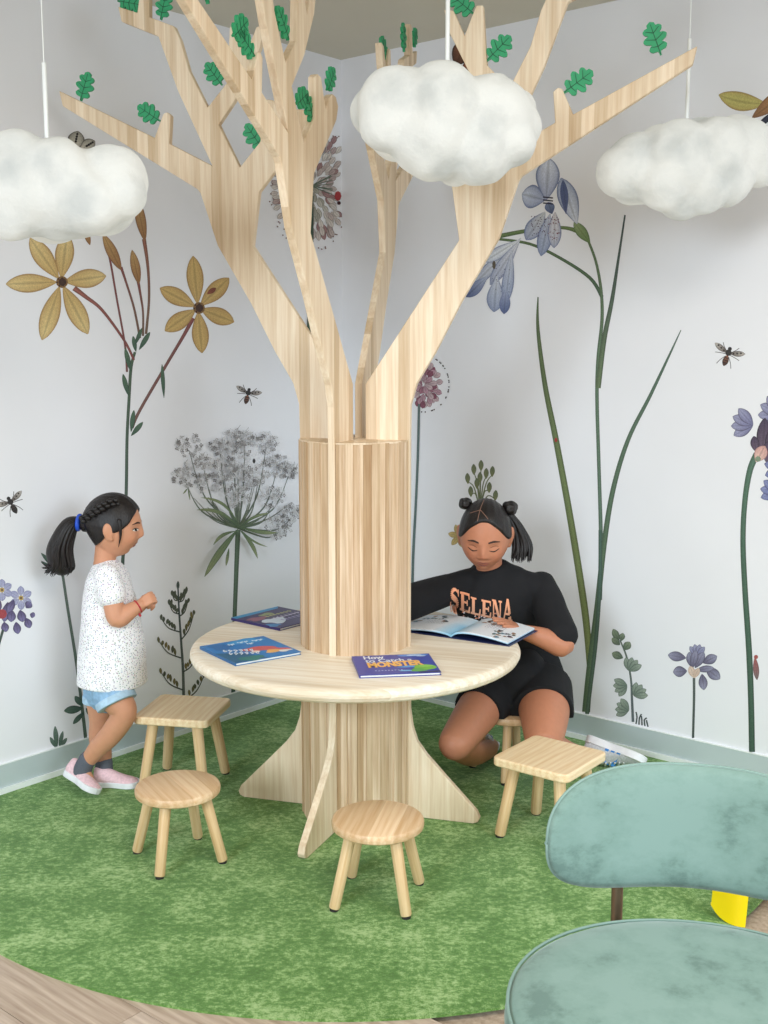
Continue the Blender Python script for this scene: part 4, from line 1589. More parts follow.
for side in (-1, 1):
    rows = []
    for i in range(11):
        w, z = page_curve(i / 10, side)
        z = 0.0005
        w = w * 1.045
        rows.append([g.v((*(sp0 + axis * BH * v_ + out * side * w)[:2], TZ + max(z + dz, 0.0))) for v_, dz in ((-0.03, 0.0), (1.03, 0.0), (1.03, 0.002), (-0.03, 0.002))])
    for a, b in zip(rows, rows[1:]):
        for j in range(4):
            g.f(a[j], a[(j + 1) % 4], b[(j + 1) % 4], b[j])
    g.f(*rows[-1]); g.f(*reversed(rows[0]))
g.build('cover', M['ink'], obk, fixn=True)
# ------------------------------------------------------------------ people
M['skin'] = attr_mat('skin', 0.5, 0.35, 0.02, sss=0.08, gscale=60)


def hairmat(name, c, c2):
    m, nt, N, L, b = new_mat(name)
    f = noise_tex(nt, mapping(nt, objc(nt), (1, 1, 0.18)), 260, 3, 0.6)
    L.new(ramp(nt, f, [(0.35, (*c, 1)), (0.75, (*c2, 1))]), b.inputs['Base Color'])
    b.inputs['Roughness'].default_value = 0.42
    b.inputs['Specular IOR Level'].default_value = 0.4
    bump(nt, f, 0.5, 0.003, b)
    return m


M['hair'] = hairmat('dark_hair', lin(15, 12, 12), lin(38, 30, 28))
M['brow'] = plain('eyebrow', lin(58, 38, 30), 0.8)
M['lash'] = plain('eyelash', lin(30, 20, 18), 0.7)
M['lip'] = plain('lips', lin(164, 92, 84), 0.45)
M['eyewhite'] = plain('eye_white', lin(226, 218, 210), 0.3)
M['lace'] = plain('shoe_lace', lin(226, 228, 230), 0.8)
M['sock'] = plain('grey_sock', lin(92, 96, 106), 0.9, bmp=0.3, vscale=300)
M['black_cloth'] = plain('black_cotton', lin(14, 14, 18), 0.9, var=0.1, vscale=18, bmp=0.2, bdist=0.004)
M['black_shorts'] = plain('black_shorts', lin(12, 12, 16), 0.9, var=0.1, vscale=16, bmp=0.2, bdist=0.004)
M['denim'] = plain('light_denim', lin(146, 184, 216), 0.85, var=0.12, vscale=60, bmp=0.2)
M['denimcuff'] = plain('light_denim_cuff', lin(176, 206, 228), 0.85, var=0.1, vscale=60, bmp=0.2)
M['elastic'] = plain('blue_elastic', lin(34, 84, 206), 0.5)
M['redcord'] = plain('red_cord', lin(182, 40, 52), 0.6)
M['fluff'] = plain('white_scrunchie', lin(224, 224, 228), 0.95, var=0.1, vscale=120, bmp=0.6)
M['pink'] = plain('pink_canvas', lin(236, 200, 206), 0.8, var=0.08, vscale=130)
M['shoewhite'] = plain('white_rubber', lin(236, 236, 240), 0.5)
M['shoegrey'] = plain('pale_grey_mesh', lin(206, 208, 214), 0.7, var=0.1, vscale=160)
M['shoeblue'] = plain('blue_stripe', lin(70, 146, 226), 0.6)
# white openwork top: rows of tiny coloured specks
m, nt, N, L, b_ = new_mat('dotted_white_knit')
vo = N.new('ShaderNodeTexVoronoi'); vo.inputs['Scale'].default_value = 165
vo.inputs['Randomness'].default_value = 0.75
oc = objc(nt)
L.new(oc, vo.inputs['Vector'])
dk = ramp(nt, vo.outputs['Distance'], [(0.26, (1, 1, 1, 1)), (0.38, (0, 0, 0, 1))])
L.new(mixc(nt, dk, lin4(246, 245, 247), mixc(nt, 0.25, lin4(140, 136, 152), vo.outputs['Color'])), b_.inputs['Base Color'])
b_.inputs['Roughness'].default_value = 0.9
bump(nt, vo.outputs['Distance'], 0.4, 0.003, b_)
M['dotted'] = m

SK1, SK2 = np.array(lin(206, 148, 116)), np.array(lin(188, 126, 96))


def G(v, c, s):
    return math.exp(-((v - c) / s) ** 2)


class Head:
    def __init__(self, center, fwd, up, s=1.0, ear=0.0, low=False):
        y = np.array(fwd, float); y /= np.linalg.norm(y)
        z = np.array(up, float); z = z - y * np.dot(z, y); z /= np.linalg.norm(z)
        x = np.cross(y, z)
        self.c = np.array(center, float)
        self.R = np.stack([x, y, z], 1)
        self.s = s
        self.ear = ear
        self.low = low
        self.nose = 0.0140 if low else 0.0150

    def w(self, p):
        return self.c + self.R @ (np.array(p, float) * self.s)

    def skin(self, n):
        nx, ny, nz = n
        x, y, z = 0.070 * nx, 0.087 * ny, 0.098 * nz
        if nz < 0:
            t = -nz
            x *= 1 - 0.24 * t ** 1.6
            if ny < 0:
                y *= 1 - 0.5 * t
            else:
                y *= 1 - 0.10 * t
        elif ny < 0:
            y *= 1.07
        if nz > 0.3 and ny > 0:
            y *= 1 + 0.05 * (nz - .3)
        if ny > 0.05:
            k = min(1, (ny - 0.05) / 0.2)
            ax = abs(x)
            d = 0
            gz = G(z, -0.021, 0.026) if z > -0.021 else G(z, -0.021, 0.009)
            d += self.nose * G(x, 0, 0.0095) * gz
            d += 0.005 * G(ax, 0.0115, 0.006) * G(z, -0.026, 0.007)
            d -= 0.0075 * G(ax, 0.029, 0.014) * G(z, 0.003, 0.011)
            d += 0.0042 * G(ax, 0.030, 0.010) * G(z, -0.001, 0.007)
            d += 0.003 * G(ax, 0.028, 0.017) * G(z, 0.019, 0.007)
            d += 0.0050 * G(x, 0, 0.018) * G(z, -0.046, 0.0055) + 0.0055 * G(x, 0, 0.016) * G(z, -0.057, 0.0055)
            d -= 0.0030 * G(x, 0, 0.021) * G(z, -0.0515, 0.0022)
            d -= 0.0030 * G(x, 0, 0.02) * G(z, -0.067, 0.006)
            d += 0.0055 * G(x, 0, 0.016) * G(z, -0.082, 0.012)
            d += 0.0075 * G(ax, 0.038, 0.020) * G(z, -0.034, 0.024)
            y += d * k
        return np.array([x, y, z])

    def hair_amount(self, n, front=0.62):
        nx, ny, nz = n
        s = nz - (front - 0.75 * nx * nx) + 0.008 * math.sin(9 * nx + 2) * math.sin(7 * nz + 1)
        if ny < 0:
            s += -ny * 1.6
        s = min(s, (nz + (0.88 if self.low else 0.66)) * 2)
        u = (s + 0.03) / 0.10
        u = min(1, max(0, u))
        return u * u * (3 - 2 * u)

    def grid(self, geo, fn, nu=96, nv=72):
        idx = []
        for i in range(nv + 1):
            th = PI * min(max(i / nv, 0.004), 0.996)
            row = []
            for j in range(nu):
                ph = 2 * PI * j / nu
                n = (math.sin(th) * math.cos(ph), math.sin(th) * math.sin(ph), -math.cos(th))
                row.append(geo.v(self.w(fn(n))))
            idx.append(row)
        for a, b in zip(idx, idx[1:]):
            for j in range(nu):
                geo.f(a[j], a[(j + 1) % nu], b[(j + 1) % nu], b[j])
        geo.f(*reversed(idx[0])); geo.f(*idx[-1])

    def add_skull(self, geo):
        self.grid(geo, self.skin)
        for sg in (-1, 1):                                        # ears
            for q, r in (((sg * 0.069, -0.012, -0.006), (0.009, 0.017, 0.028)), ((sg * 0.073, -0.018, -0.002), (0.008, 0.013, 0.022)), ((sg * 0.067, -0.005, -0.028), (0.007, 0.009, 0.010))):
                Mx = Matrix([list(r_) for r_ in self.R])
                q = (q[0], q[1] + self.ear, q[2])
                geo.sphere(self.w(q), tuple(v * self.s for v in r), 16, 10, Mx)

    def add_hair(self, geo, thick=0.075, front=0.60, lumps=0.006):
        def fn(n):
            p = self.skin(n)
            a = self.hair_amount(n, front)
            k = -0.10 + (0.10 + thick) * a
            k += a * lumps * math.sin(34 * math.atan2(n[0], n[1] + 1.2) + 3 * n[2])
            return p * (1 + k)
        self.grid(geo, fn, 120, 90)

    def local(self, V):
        return ((np.asarray(V) - self.c) @ self.R) / self.s

    def decal(self, bvh, rows, mat, name, parent, lift=0.0007):
        """rows of (x, z) face points projected along the face direction on to the skin"""
        g = Geo()
        ids = []
        for row in rows:
            r_ = []
            for x, z in row:
                o = self.w((x, 0.2, z))
                h = bvh.ray_cast(Vector(o), Vector(-self.R[:, 1]))
                q = np.array(h[0]) if h[0] is not None else self.w((x, 0.08, z))
                r_.append(g.v(q + self.R[:, 1] * lift))
            ids.append(r_)
        for a, b in zip(ids, ids[1:]):
            for j in range(len(a) - 1):
                g.f(a[j], a[j + 1], b[j + 1], b[j])
        return g.build(name, mat, parent, smooth=True)


def band(pts, w, n=10):
    """ribbon rows along a 2-D polyline with widths"""
    q = catmull([(p[0], p[1], ww) for p, ww in zip(pts, w)], n)
    top = [(a[0], a[1] + a[2] / 2) for a in q]
    mid = [(a[0], a[1]) for a in q]
    bot = [(a[0], a[1] - a[2] / 2) for a in q]
    return [bot, mid, top]


def face(head, bvh, person, gaze='down'):
    for sg in (-1, 1):
        head.decal(bvh, band([(sg * 0.013, 0.0200), (sg * 0.028, 0.0225), (sg * 0.044, 0.0170)], [0.0045, 0.0055, 0.002]), M['brow'], 'eyebrow', person)
        if gaze == 'down':
            head.decal(bvh, band([(sg * 0.0165, -0.0035), (sg * 0.029, -0.0075), (sg * 0.0425, -0.0025)], [0.0016, 0.0034, 0.0022]), M['lash'], 'eyelash', person, 0.0009)
            head.decal(bvh, band([(sg * 0.018, 0.0045), (sg * 0.030, 0.0070), (sg * 0.041, 0.0040)], [0.0008, 0.0014, 0.0008]), M['brow'], 'eyelid_crease', person, 0.0006)
        else:
            head.decal(bvh, band([(sg * 0.0175, -0.001), (sg * 0.030, 0.0), (sg * 0.0415, -0.001)], [0.002, 0.009, 0.002]), M['eyewhite'], 'eye', person, 0.0007)
            head.decal(bvh, band([(sg * 0.0250, 0.0), (sg * 0.030, 0.0), (sg * 0.0350, 0.0)], [0.004, 0.0088, 0.004]), M['lash'], 'iris', person, 0.0011)
            head.decal(bvh, band([(sg * 0.0165, 0.001), (sg * 0.030, 0.0052), (sg * 0.0430, 0.001)], [0.0014, 0.0026, 0.0018]), M['lash'], 'eyelash', person, 0.0013)
    head.decal(bvh, band([(-0.018, -0.0505), (-0.008, -0.0462), (0, -0.0475), (0.008, -0.0462), (0.018, -0.0505)], [0.001, 0.0046, 0.0044, 0.0046, 0.001]), M['lip'], 'upper_lip', person)
    head.decal(bvh, band([(-0.016, -0.0528), (-0.008, -0.0560), (0, -0.0566), (0.008, -0.0560), (0.016, -0.0528)], [0.001, 0.0050, 0.0060, 0.0050, 0.001]), M['lip'], 'lower_lip', person)


def limb(g, pts, rad, n=6, seg=28, squash=None):
    q = catmull([(*p, r) for p, r in zip(pts, rad)], n)
    g.tube([a[:3] for a in q], [a[3] for a in q], seg, squash=squash)


def skin_cols(V, head, base, seed=0):
    """natural variation: pinker lips-cheeks-nose zone on the face, darker knees untouched"""
    L_ = head.local(V)
    c = np.tile(base, (len(V), 1))
    ax = np.abs(L_[:, 0])
    inface = (L_[:, 1] > 0.04) & (np.abs(L_[:, 2]) < 0.11) & (ax < 0.08)
    ck = np.exp(-((ax - 0.038) / 0.018) ** 2 - ((L_[:, 2] + 0.028) / 0.018) ** 2) * inface
    ns = np.exp(-(L_[:, 0] / 0.012) ** 2 - ((L_[:, 2] + 0.024) / 0.012) ** 2) * inface
    k = (0.35 * ck + 0.3 * ns)[:, None]
    return c * (1 - k) + c * np.array([1.02, 0.80, 0.78]) * k


def bvh_of(V, F):
    return BVHTree.FromPolygons([tuple(v) for v in V], F)


def hand(g, wrist, palm_dir, palm_n, side, s, curl, thumb=1.0, spread=0.016):
    """palm and five fingers; palm_dir towards the fingers, palm_n out of the palm, side to the little finger"""
    d = np.array(palm_dir, float); d /= np.linalg.norm(d)
    n = np.array(palm_n, float); n -= d * np.dot(n, d); n /= np.linalg.norm(n)
    e = np.cross(d, n) * side
    w = np.array(wrist, float)
    for k in range(4):                                            # palm of four rays
        off = (k - 1.5) * spread * s * 0.9
        limb(g, [w + e * off * .45, w + d * 0.035 * s + e * off * .85, w + d * 0.062 * s + e * off], [0.011 * s, 0.012 * s, 0.0095 * s], 4, 12)
    lens = [0.060, 0.068, 0.063, 0.050]
    for k in range(4):
        off = (k - 1.5) * spread * s
        b = w + d * 0.062 * s + e * off
        l = lens[k] * s
        a = 0.0
        pts, rad = [b], [0.0088 * s]
        q = b
        for j, (f, r) in enumerate(((0.42, 0.0082), (0.32, 0.0074), (0.26, 0.0062))):
            a += curl * (0.8 if j == 0 else 1.0)
            q = q + (d * math.cos(a) + n * math.sin(a)) * l * f + e * (k - 1.5) * 0.0015 * s
            pts.append(q); rad.append(r * s)
        limb(g, pts, rad, 4, 12)
    b = w + d * 0.018 * s - e * 0.018 * s
    t1 = b + (d * 0.55 - e * 0.55 * thumb + n * 0.35) * 0.028 * s
    t2 = t1 + (d * 0.8 - e * 0.1 * thumb + n * 0.45) * 0.026 * s
    t3 = t2 + (d * 0.8 + e * 0.15 + n * 0.4) * 0.018 * s
    limb(g, [b, t1, t2, t3], [0.012 * s, 0.0105 * s, 0.009 * s, 0.007 * s], 4, 12)


def shoe(person, heel, toe, up, L_, Wd, Hh, upper_mat, sole_mat, kind):
    """heel and toe are the ends of the sole, up the direction of the laces"""
    heel = np.array(heel, float)
    x = np.array(toe, float) - heel; x /= np.linalg.norm(x)
    z = np.array(up, float); z -= x * np.dot(z, x); z /= np.linalg.norm(z)
    y = np.cross(z, x)
    T = lambda a, b, c: heel + x * a * L_ + y * b * Wd + z * c
    out = []
    prof = [(0.0, 0.20), (0.03, 0.33), (0.10, 0.40), (0.25, 0.40), (0.42, 0.37), (0.60, 0.44), (0.75, 0.50), (0.88, 0.44), (0.96, 0.28), (1.0, 0.10)]
    q = catmull(prof, 4)
    outline = [(p[0], -p[1]) for p in q] + [(p[0], p[1]) for p in reversed(q)]
    g = Geo()                                                     # upper
    rows = [(0.02, 0.30, 0.42, 0.95), (0.10, 0.38, 0.46, 1.0), (0.25, 0.40, 0.46, 0.95), (0.40, 0.39, 0.42, 0.86), (0.55, 0.42, 0.38, 0.68), (0.70, 0.46, 0.34, 0.54), (0.84, 0.43, 0.30, 0.46), (0.93, 0.32, 0.22, 0.36), (0.985, 0.14, 0.1, 0.24)]
    idx = []
    qs = catmull(rows, 4)
    for a, w, w2, h in qs:
        ring = []
        for k in range(20):
            t = 2 * PI * k / 20
            cy, cz = math.cos(t), math.sin(t)
            zz = Hh * h * (0.5 + 0.5 * cz)
            ww = w * (1 - 0.42 * max(0, cz)) * math.copysign(abs(cy) ** 0.7, cy)
            ring.append(g.v(T(a, ww, 0.004 + zz)))
        idx.append(ring)
    for r0, r1 in zip(idx, idx[1:]):
        for j in range(20):
            g.f(r0[j], r0[(j + 1) % 20], r1[(j + 1) % 20], r1[j])
    g.f(*reversed(idx[0])); g.f(*idx[-1])
    so = g.build('shoe', upper_mat, person, smooth=True, fixn=True)
    g = Geo()
    n = len(outline)
    bot = [g.v(T(a, b * 1.0, 0.0)) for a, b in outline]
    top = [g.v(T(a, b * 1.06, 0.018 * (Hh / 0.055))) for a, b in outline]
    g.f(*reversed(bot)); g.f(*top)
    for k in range(n):
        g.f(bot[k], bot[(k + 1) % n], top[(k + 1) % n], top[k])
    g.build('sole', sole_mat, so, fixn=True, bevel=0.002)
    if kind == 'trainer':
        for sd in (-1, 1):
            for k in range(3):
                g = Geo()
                a0 = 0.36 + 0.095 * k
                pts = []
                for aa, cc in ((a0, 0.30), (a0 + 0.058, 0.30), (a0 + 0.01, 0.95), (a0 - 0.048, 0.95)):
                    h = float(np.interp(aa, [r[0] for r in rows], [r[3] for r in rows]))
                    w = float(np.interp(aa, [r[0] for r in rows], [r[1] for r in rows]))
                    zz = Hh * cc * 0.86
                    czz = min(1, max(-1, zz / (Hh * h) * 2 - 1))
                    ww = w * (1 - 0.42 * max(0, czz)) * abs(math.cos(math.asin(czz))) ** 0.7
                    pts.append((aa, ww, zz + 0.004))
                a_, b_, c_, d_ = pts
                ii = [g.v(T(p[0], sd * (p[1] + 0.05), p[2])) for p in pts]
                jj = [g.v(T(p[0], sd * (p[1] - 0.04), p[2])) for p in pts]
                g.f(*ii); g.f(*reversed(jj))
                for k2 in range(4):
                    g.f(ii[k2], jj[k2], jj[(k2 + 1) % 4], ii[(k2 + 1) % 4])
                g.build('side_stripe', M['shoeblue'], so, fixn=True)
        for k in range(5):
            g = Geo()
            a0 = 0.40 + 0.065 * k
            h = float(np.interp(a0, [r[0] for r in rows], [r[3] for r in rows])) * Hh + 0.006
            g.tube([T(a0, -0.2, h - 0.006), T(a0 + .02, 0, h), T(a0 + .03, 0.2, h - 0.006)], [0.003] * 3, 8)
            g.build('lace', M['lace'], so, smooth=True)
    return so


# ================================================================== standing child in profile
k1 = thing('person', (-0.885, 3.55, 0.006), 'person standing in a white dotted top and light denim shorts, dark ponytail with blue tie', 'person')
Yc = 3.55
hd = Head(P(113.5, 526, Yc), (0.995, 0.0, -0.10), (0.08, 0, 1), 1.0, 0.014, True)
g = Geo()
hd.add_skull(g)
limb(g, [P(107, 546, Yc), P(104, 566, Yc), P(104, 580, Yc)], [0.036, 0.034, 0.042])
limb(g, [P(105, 585, Yc), P(108, 630, Yc), P(108, 672, Yc), P(106, 690, Yc)], [0.062, 0.066, 0.070, 0.066], squash=None)
# near leg bent with the heel lifted, far leg straight
limb(g, [P(108, 684, 3.50), P(117, 700, 3.485), P(124, 713, 3.475), P(112, 733, 3.485), P(98, 748, 3.50), P(87, 762, 3.515), P(82, 770, 3.52)], [0.054, 0.049, 0.040, 0.036, 0.031, 0.024, 0.024])
limb(g, [P(101, 684, 3.605), P(101, 702, 3.605), P(101, 722, 3.60), P(100, 738, 3.60), P(103, 756, 3.59), P(104, 768, 3.585), P(104, 776, 3.58)], [0.052, 0.047, 0.038, 0.036, 0.029, 0.024, 0.024])
limb(g, [P(82, 769, 3.52), P(88, 778, 3.505), P(94, 788, 3.49)], [0.020, 0.018, 0.013])
limb(g, [P(101, 774, 3.585), P(111, 776, 3.578), P(120, 778, 3.572)], [0.019, 0.017, 0.012])
# arms meeting in front of the chest
sh_n, el_n, wr_n = P(108, 578, 3.475), P(117, 619, 3.448), P(140, 605, 3.485)
sh_f, el_f, wr_f = P(108, 578, 3.625), P(121, 618, 3.655), P(141, 606, 3.575)
limb(g, [sh_n, (sh_n + el_n) / 2, el_n, (el_n * .45 + wr_n * .55), wr_n], [0.036, 0.032, 0.0285, 0.0255, 0.0185])
limb(g, [sh_f, (sh_f + el_f) / 2, el_f, (el_f * .45 + wr_f * .55), wr_f], [0.036, 0.032, 0.0285, 0.0255, 0.0185])
hand(g, wr_n, (0.80, 0.10, 0.55), (0.10, 0.9, -0.35), -1, 0.62, 1.15, 0.6)
hand(g, wr_f, (0.80, -0.35, 0.45), (0.05, -0.9, -0.35), 1, 0.62, 1.1, 0.6)
V, F = remesh(g, 0.0032, 22, keep=lambda V: np.where((np.linalg.norm(V - hd.c, axis=1) < 0.12) | (np.linalg.norm(V - wr_n, axis=1) < 0.085), 0.22, 1.0))
V[:, 2] = np.maximum(V[:, 2], 0.010)
body = meshobj('body', V, F, M['skin'], k1, skin_cols(V, hd, SK1))
bv = bvh_of(V, F)
face(hd, bv, k1, 'open')
# hair: cap, braid along the side, ponytail with blue elastic
g = Geo(); hd.add_hair(g, 0.085, 0.58)
hair = g.build('hair', M['hair'], k1, smooth=True, fixn=True)
g = Geo()
path = catmull([(117, 502), (110, 503), (102, 507), (95, 511), (88, 516), (82, 520)], 3)
for i, q in enumerate(path):
    yy = 3.55 - 0.0745 + 0.0016 * (i - 7) ** 2 * 0.35
    w = P(q[0], q[1], yy)
    g.sphere(w + np.array([0, 0, 0.006 * (1 if i % 2 else -1)]), (0.0105, 0.008, 0.0085), 14, 8)
g.build('braid', M['hair'], hair, smooth=True)
g = Geo()
limb(g, [P(119, 521, 3.484), P(120, 527, 3.481), P(120.5, 536, 3.483), P(118.5, 547, 3.492)], [0.008, 0.006, 0.0036, 0.0008], 5, 10)
g.build('side_strand', M['hair'], hair, smooth=True)
tie = P(79, 522.5, Yc)
g = Geo()
limb(g, [P(86, 524, Yc), P(79, 522, Yc), P(70, 525, Yc), P(63, 538, Yc), P(59, 553, Yc), P(62, 565, Yc)], [0.026, 0.018, 0.026, 0.034, 0.040, 0.034])
rr = random.Random(6)
for k in range(110):
    an, q = rr.uniform(0, 2 * PI), math.sqrt(rr.uniform(0.25, 1))
    dx, dy = 11 * q * math.cos(an), 0.040 * q * math.sin(an)
    ex = rr.uniform(-5, 5) + dx * 1.0
    limb(g, [P(77, 522 + dx * .25, Yc + dy * .3), P(69 + dx * .55, 528 + dx * .35, Yc + dy * .8), P(60.5 + dx * 1.02, 549, Yc + dy * 1.02), P(61 + dx * .85 + ex * .3, 566, Yc + dy * .9), P(57 + dx * .5 + ex * .8, 577 - abs(ex) * .3 + rr.uniform(-11, 1), Yc + dy * .6)], [0.0050, 0.0062, 0.0058, 0.0042, 0.0008], 5, 7)
g.build('ponytail', M['hair'], hair, smooth=True)
g = Geo()
ring = [tie + np.array([0.004 * math.cos(t) * 0 + 0.003 * math.sin(t), 0.021 * math.cos(t), 0.021 * math.sin(t)]) for t in np.linspace(0, 2 * PI, 22)]
g.tube(ring, [0.0075] * len(ring), 10, cap=False)
g.build('hair_elastic', M['elastic'], hair, smooth=True)
# top
g = Geo()
rows = [(561, 103, 11, 0.048), (567, 105, 15.5, 0.070), (577, 107, 21, 0.098), (592, 108.5, 25, 0.098), (615, 110.5, 29, 0.102), (645, 112, 33, 0.110), (668, 112, 34.5, 0.116), (682, 112, 35.5, 0.119)]
pts, rad, sq = [], [], []
for q in catmull(rows, 4):
    pts.append(P(q[1], q[0], Yc)); rad.append(q[2] * 0.00315); sq.append((q[3] / (q[2] * 0.00315), 1.0))
g.tube(pts, rad, 36, cap=False, squash=sq, updir=(1, 0, 0))
for sgn, a, b in ((-1, sh_n, el_n), (1, sh_f, el_f)):
    d = (b - a) / np.linalg.norm(b - a)
    limb(g, [a - d * 0.005, a + d * 0.03, a + d * 0.052], [0.042, 0.0445, 0.0455])
Vt, Ft = remesh(g, 0.0045, 10)
Vt = np.array([v + np.array([0, 0, 0]) + 0.0035 * np.array([noise.noise(Vector(v) * 14), noise.noise(Vector(v) * 14 + Vector((5, 0, 0))), 0]) for v in Vt])
meshobj('top', Vt, Ft, M['dotted'], k1)
# shorts with turned-up cuffs
g = Geo()
limb(g, [P(108, 678, Yc), P(108, 690, Yc)], [0.075, 0.074], squash=None)
nA, nB = P(109, 685, 3.50), P(117, 703, 3.480)
fA, fB = P(102, 685, 3.605), P(102, 701, 3.603)
g.tube([nA, nB], [0.062, 0.0625], 24, cap=False); g.tube([fA, fB], [0.060, 0.060], 24, cap=False)
Vs, Fs = remesh(g, 0.0045, 4)
shorts = meshobj('shorts', Vs, Fs, M['denim'], k1)
for a, b, r in ((nA, nB, 0.066), (fA, fB, 0.0625)):
    d = (b - a) / np.linalg.norm(b - a)
    g = Geo(); g.tube([b - d * 0.020, b + d * 0.004], [r, r], 28, cap=False)
    g.build('cuff', M['denimcuff'], shorts, smooth=True, sharp=40, bevel=0.003)
# bracelet, socks, shoes
g = Geo()
bd = (wr_n - el_n) / np.linalg.norm(wr_n - el_n)
e1 = np.cross(bd, (0, 0, 1)); e1 /= np.linalg.norm(e1); e2 = np.cross(bd, e1)
ring = [wr_n - bd * 0.008 + (e1 * math.cos(t) + e2 * math.sin(t)) * 0.0205 for t in np.linspace(0, 2 * PI, 22)]
g.tube(ring, [0.0024] * len(ring), 8, cap=False)
g.tube([wr_n - bd * 0.004 + np.array([0, -0.012, -0.018]), wr_n - bd * 0.002 + np.array([0.004, -0.012, -0.030])], [0.003, 0.004], 8)
g.build('bracelet', M['redcord'], k1, smooth=True)
for q in ([P(88, 759, 3.513), P(84, 766, 3.518), P(82, 772, 3.52)], [P(104, 762, 3.586), P(104, 767, 3.584), P(104, 772, 3.582)]):
    g = Geo(); limb(g, q, [0.028, 0.0285, 0.030])
    g.build('sock', M['sock'], k1, smooth=True)
t1 = gnd(103, 799, 0.012)
shoe(k1, P(66.5, 775, 3.545), t1, (0.45, 0.10, 0.85), 0.152, 0.066, 0.060, M['pink'], M['shoewhite'], 'slip')
h2 = gnd(94.5, 785, 0.008)
shoe(k1, h2, h2 + np.array([0.15, -0.01, 0]), (0, 0, 1), 0.150, 0.066, 0.058, M['pink'], M['shoewhite'], 'slip')

# ================================================================== girl reading on a stool behind the table
k2 = thing('person', (0.43, 3.70, 0.006), 'person in a black printed t-shirt sitting low at the table, reading an open book', 'person')
hd2 = Head(P(485, 535, 3.62), (-0.13, -0.93, -0.32), (-0.02, -0.32, 0.94), 1.16)
g = Geo()
hd2.add_skull(g)
limb(g, [P(488, 556, 3.675), P(490, 574, 3.69), P(491, 588, 3.695)], [0.045, 0.044, 0.06])
limb(g, [P(495, 592, 3.71), P(505, 630, 3.77), P(513, 668, 3.80), P(514, 686, 3.78)], [0.070, 0.068, 0.074, 0.085])
# legs
hR, kR, aR = P(493, 692, 3.715), P(456, 743, 3.455), np.array([0.36, 3.76, 0.060])
hL, kL, aL = P(542, 692, 3.715), P(544, 741, 3.450), P(586, 757, 3.78)
limb(g, [hR, hR * .5 + kR * .5 + np.array([0, 0, 0.006]), kR], [0.082, 0.070, 0.056])
limb(g, [kR, kR * .55 + aR * .45 + np.array([0, 0, -0.02]), aR], [0.050, 0.047, 0.032])
limb(g, [hL, hL * .5 + kL * .5 + np.array([0.004, 0, 0.010]), kL], [0.090, 0.082, 0.060])
limb(g, [kL, kL * .55 + aL * .45 + np.array([0, 0, -0.012]), aL], [0.050, 0.042, 0.030])
limb(g, [aR, aR + np.array([0.02, 0.09, -0.02])], [0.03, 0.024])
soA, soB = P(588, 738, 3.78) + np.array([0, 0, 0.008]), P(641, 760, 3.70) + np.array([0, 0, 0.014])
upS = np.array([-0.15, -0.50, -0.85]); upS /= np.linalg.norm(upS)
limb(g, [aL, soA * .75 + soB * .25 + upS * 0.035, soA * .4 + soB * .6 + upS * 0.024], [0.028, 0.024, 0.016])
# arms
sL, eL, wL = P(543, 590, 3.685), P(563, 645, 3.555), P(524, 632, 3.530)
sR, eR, wR = P(447, 590, 3.70), P(408, 612, 3.60), P(376, 618, 3.70)
eR[2] = max(eR[2], TZ + 0.072)
wR[2] = TZ + 0.034
limb(g, [sL, (sL + eL) / 2, eL, eL * .5 + wL * .5 + np.array([0, 0, 0.002]), wL], [0.046, 0.042, 0.037, 0.033, 0.0235])
limb(g, [sR, (sR + eR) / 2, eR, eR * .5 + wR * .5, wR], [0.046, 0.042, 0.036, 0.032, 0.0235])
hp = gnd(494, 618.5, TZ + 0.050)
hand(g, wL + np.array([-0.004, 0, 0.006]), hp - wL, (0.0, 0.25, -1), 1, 0.86, 0.12, 0.8)
hand(g, wR, (-0.9, 0.3, -0.06), (0, 0, -1), -1, 0.86, 0.08, 0.8)
V, F = remesh(g, 0.0034, 24, keep=lambda V: np.where((np.linalg.norm(V - hd2.c, axis=1) < 0.125) | (np.linalg.norm(V - hp, axis=1) < 0.11), 0.22, 1.0))
V[:, 2] = np.maximum(V[:, 2], 0.010)
sit = (np.hypot(V[:, 0] - 0.43, V[:, 1] - 3.70) < 0.125) & (V[:, 2] > 0.17) & (V[:, 2] < 0.2275)
V[sit, 2] = 0.2275                                             # flesh flattened by the stool seat
meshobj('body', V, F, M['skin'], k2, skin_cols(V, hd2, SK2))
bv = bvh_of(V, F)
face(hd2, bv, k2, 'down')
# hair: cap with centre parting, two buns, long tail over the shoulder
g = Geo(); hd2.add_hair(g, 0.055, 0.69)
hair2 = g.build('hair', M['hair'], k2, smooth=True, fixn=True)
hb = bvh_of([np.array(v) for v in g.V], g.F)
for lx, sg in ((0.058, 1), (-0.056, -1)):
    g = Geo()
    side = 1 if hd2.w((lx, 0, 0.06))[0] > hd2.c[0] else -1
    bc_ = P(510, 508.5, 3.625) if side > 0 else P(465.5, 504, 3.63)
    R_ = 0.024 if side > 0 else 0.020
    coil = []
    for j in range(90):
        a = 2 * PI * j / 22
        r_ = R_ * (0.78 - 0.5 * j / 90)
        coil.append(bc_ + np.array([r_ * math.cos(a), 0.010 - 0.022 * j / 90 + 0.003 * math.sin(5 * a), r_ * math.sin(a) * 0.95 + 0.002 * math.sin(3 * a)]))
    g.tube(coil, [R_ * (0.36 + 0.05 * math.sin(j * 1.7)) for j in range(90)], 12)
    g.sphere(bc_ + np.array([0, 0.012, 0]), R_ * .85, 14, 10)
    Vb, Fb = remesh(g, 0.0026, 2)
    meshobj('hair_bun', Vb, Fb, M['hair'], hair2)
g = Geo()
rr = random.Random(8)
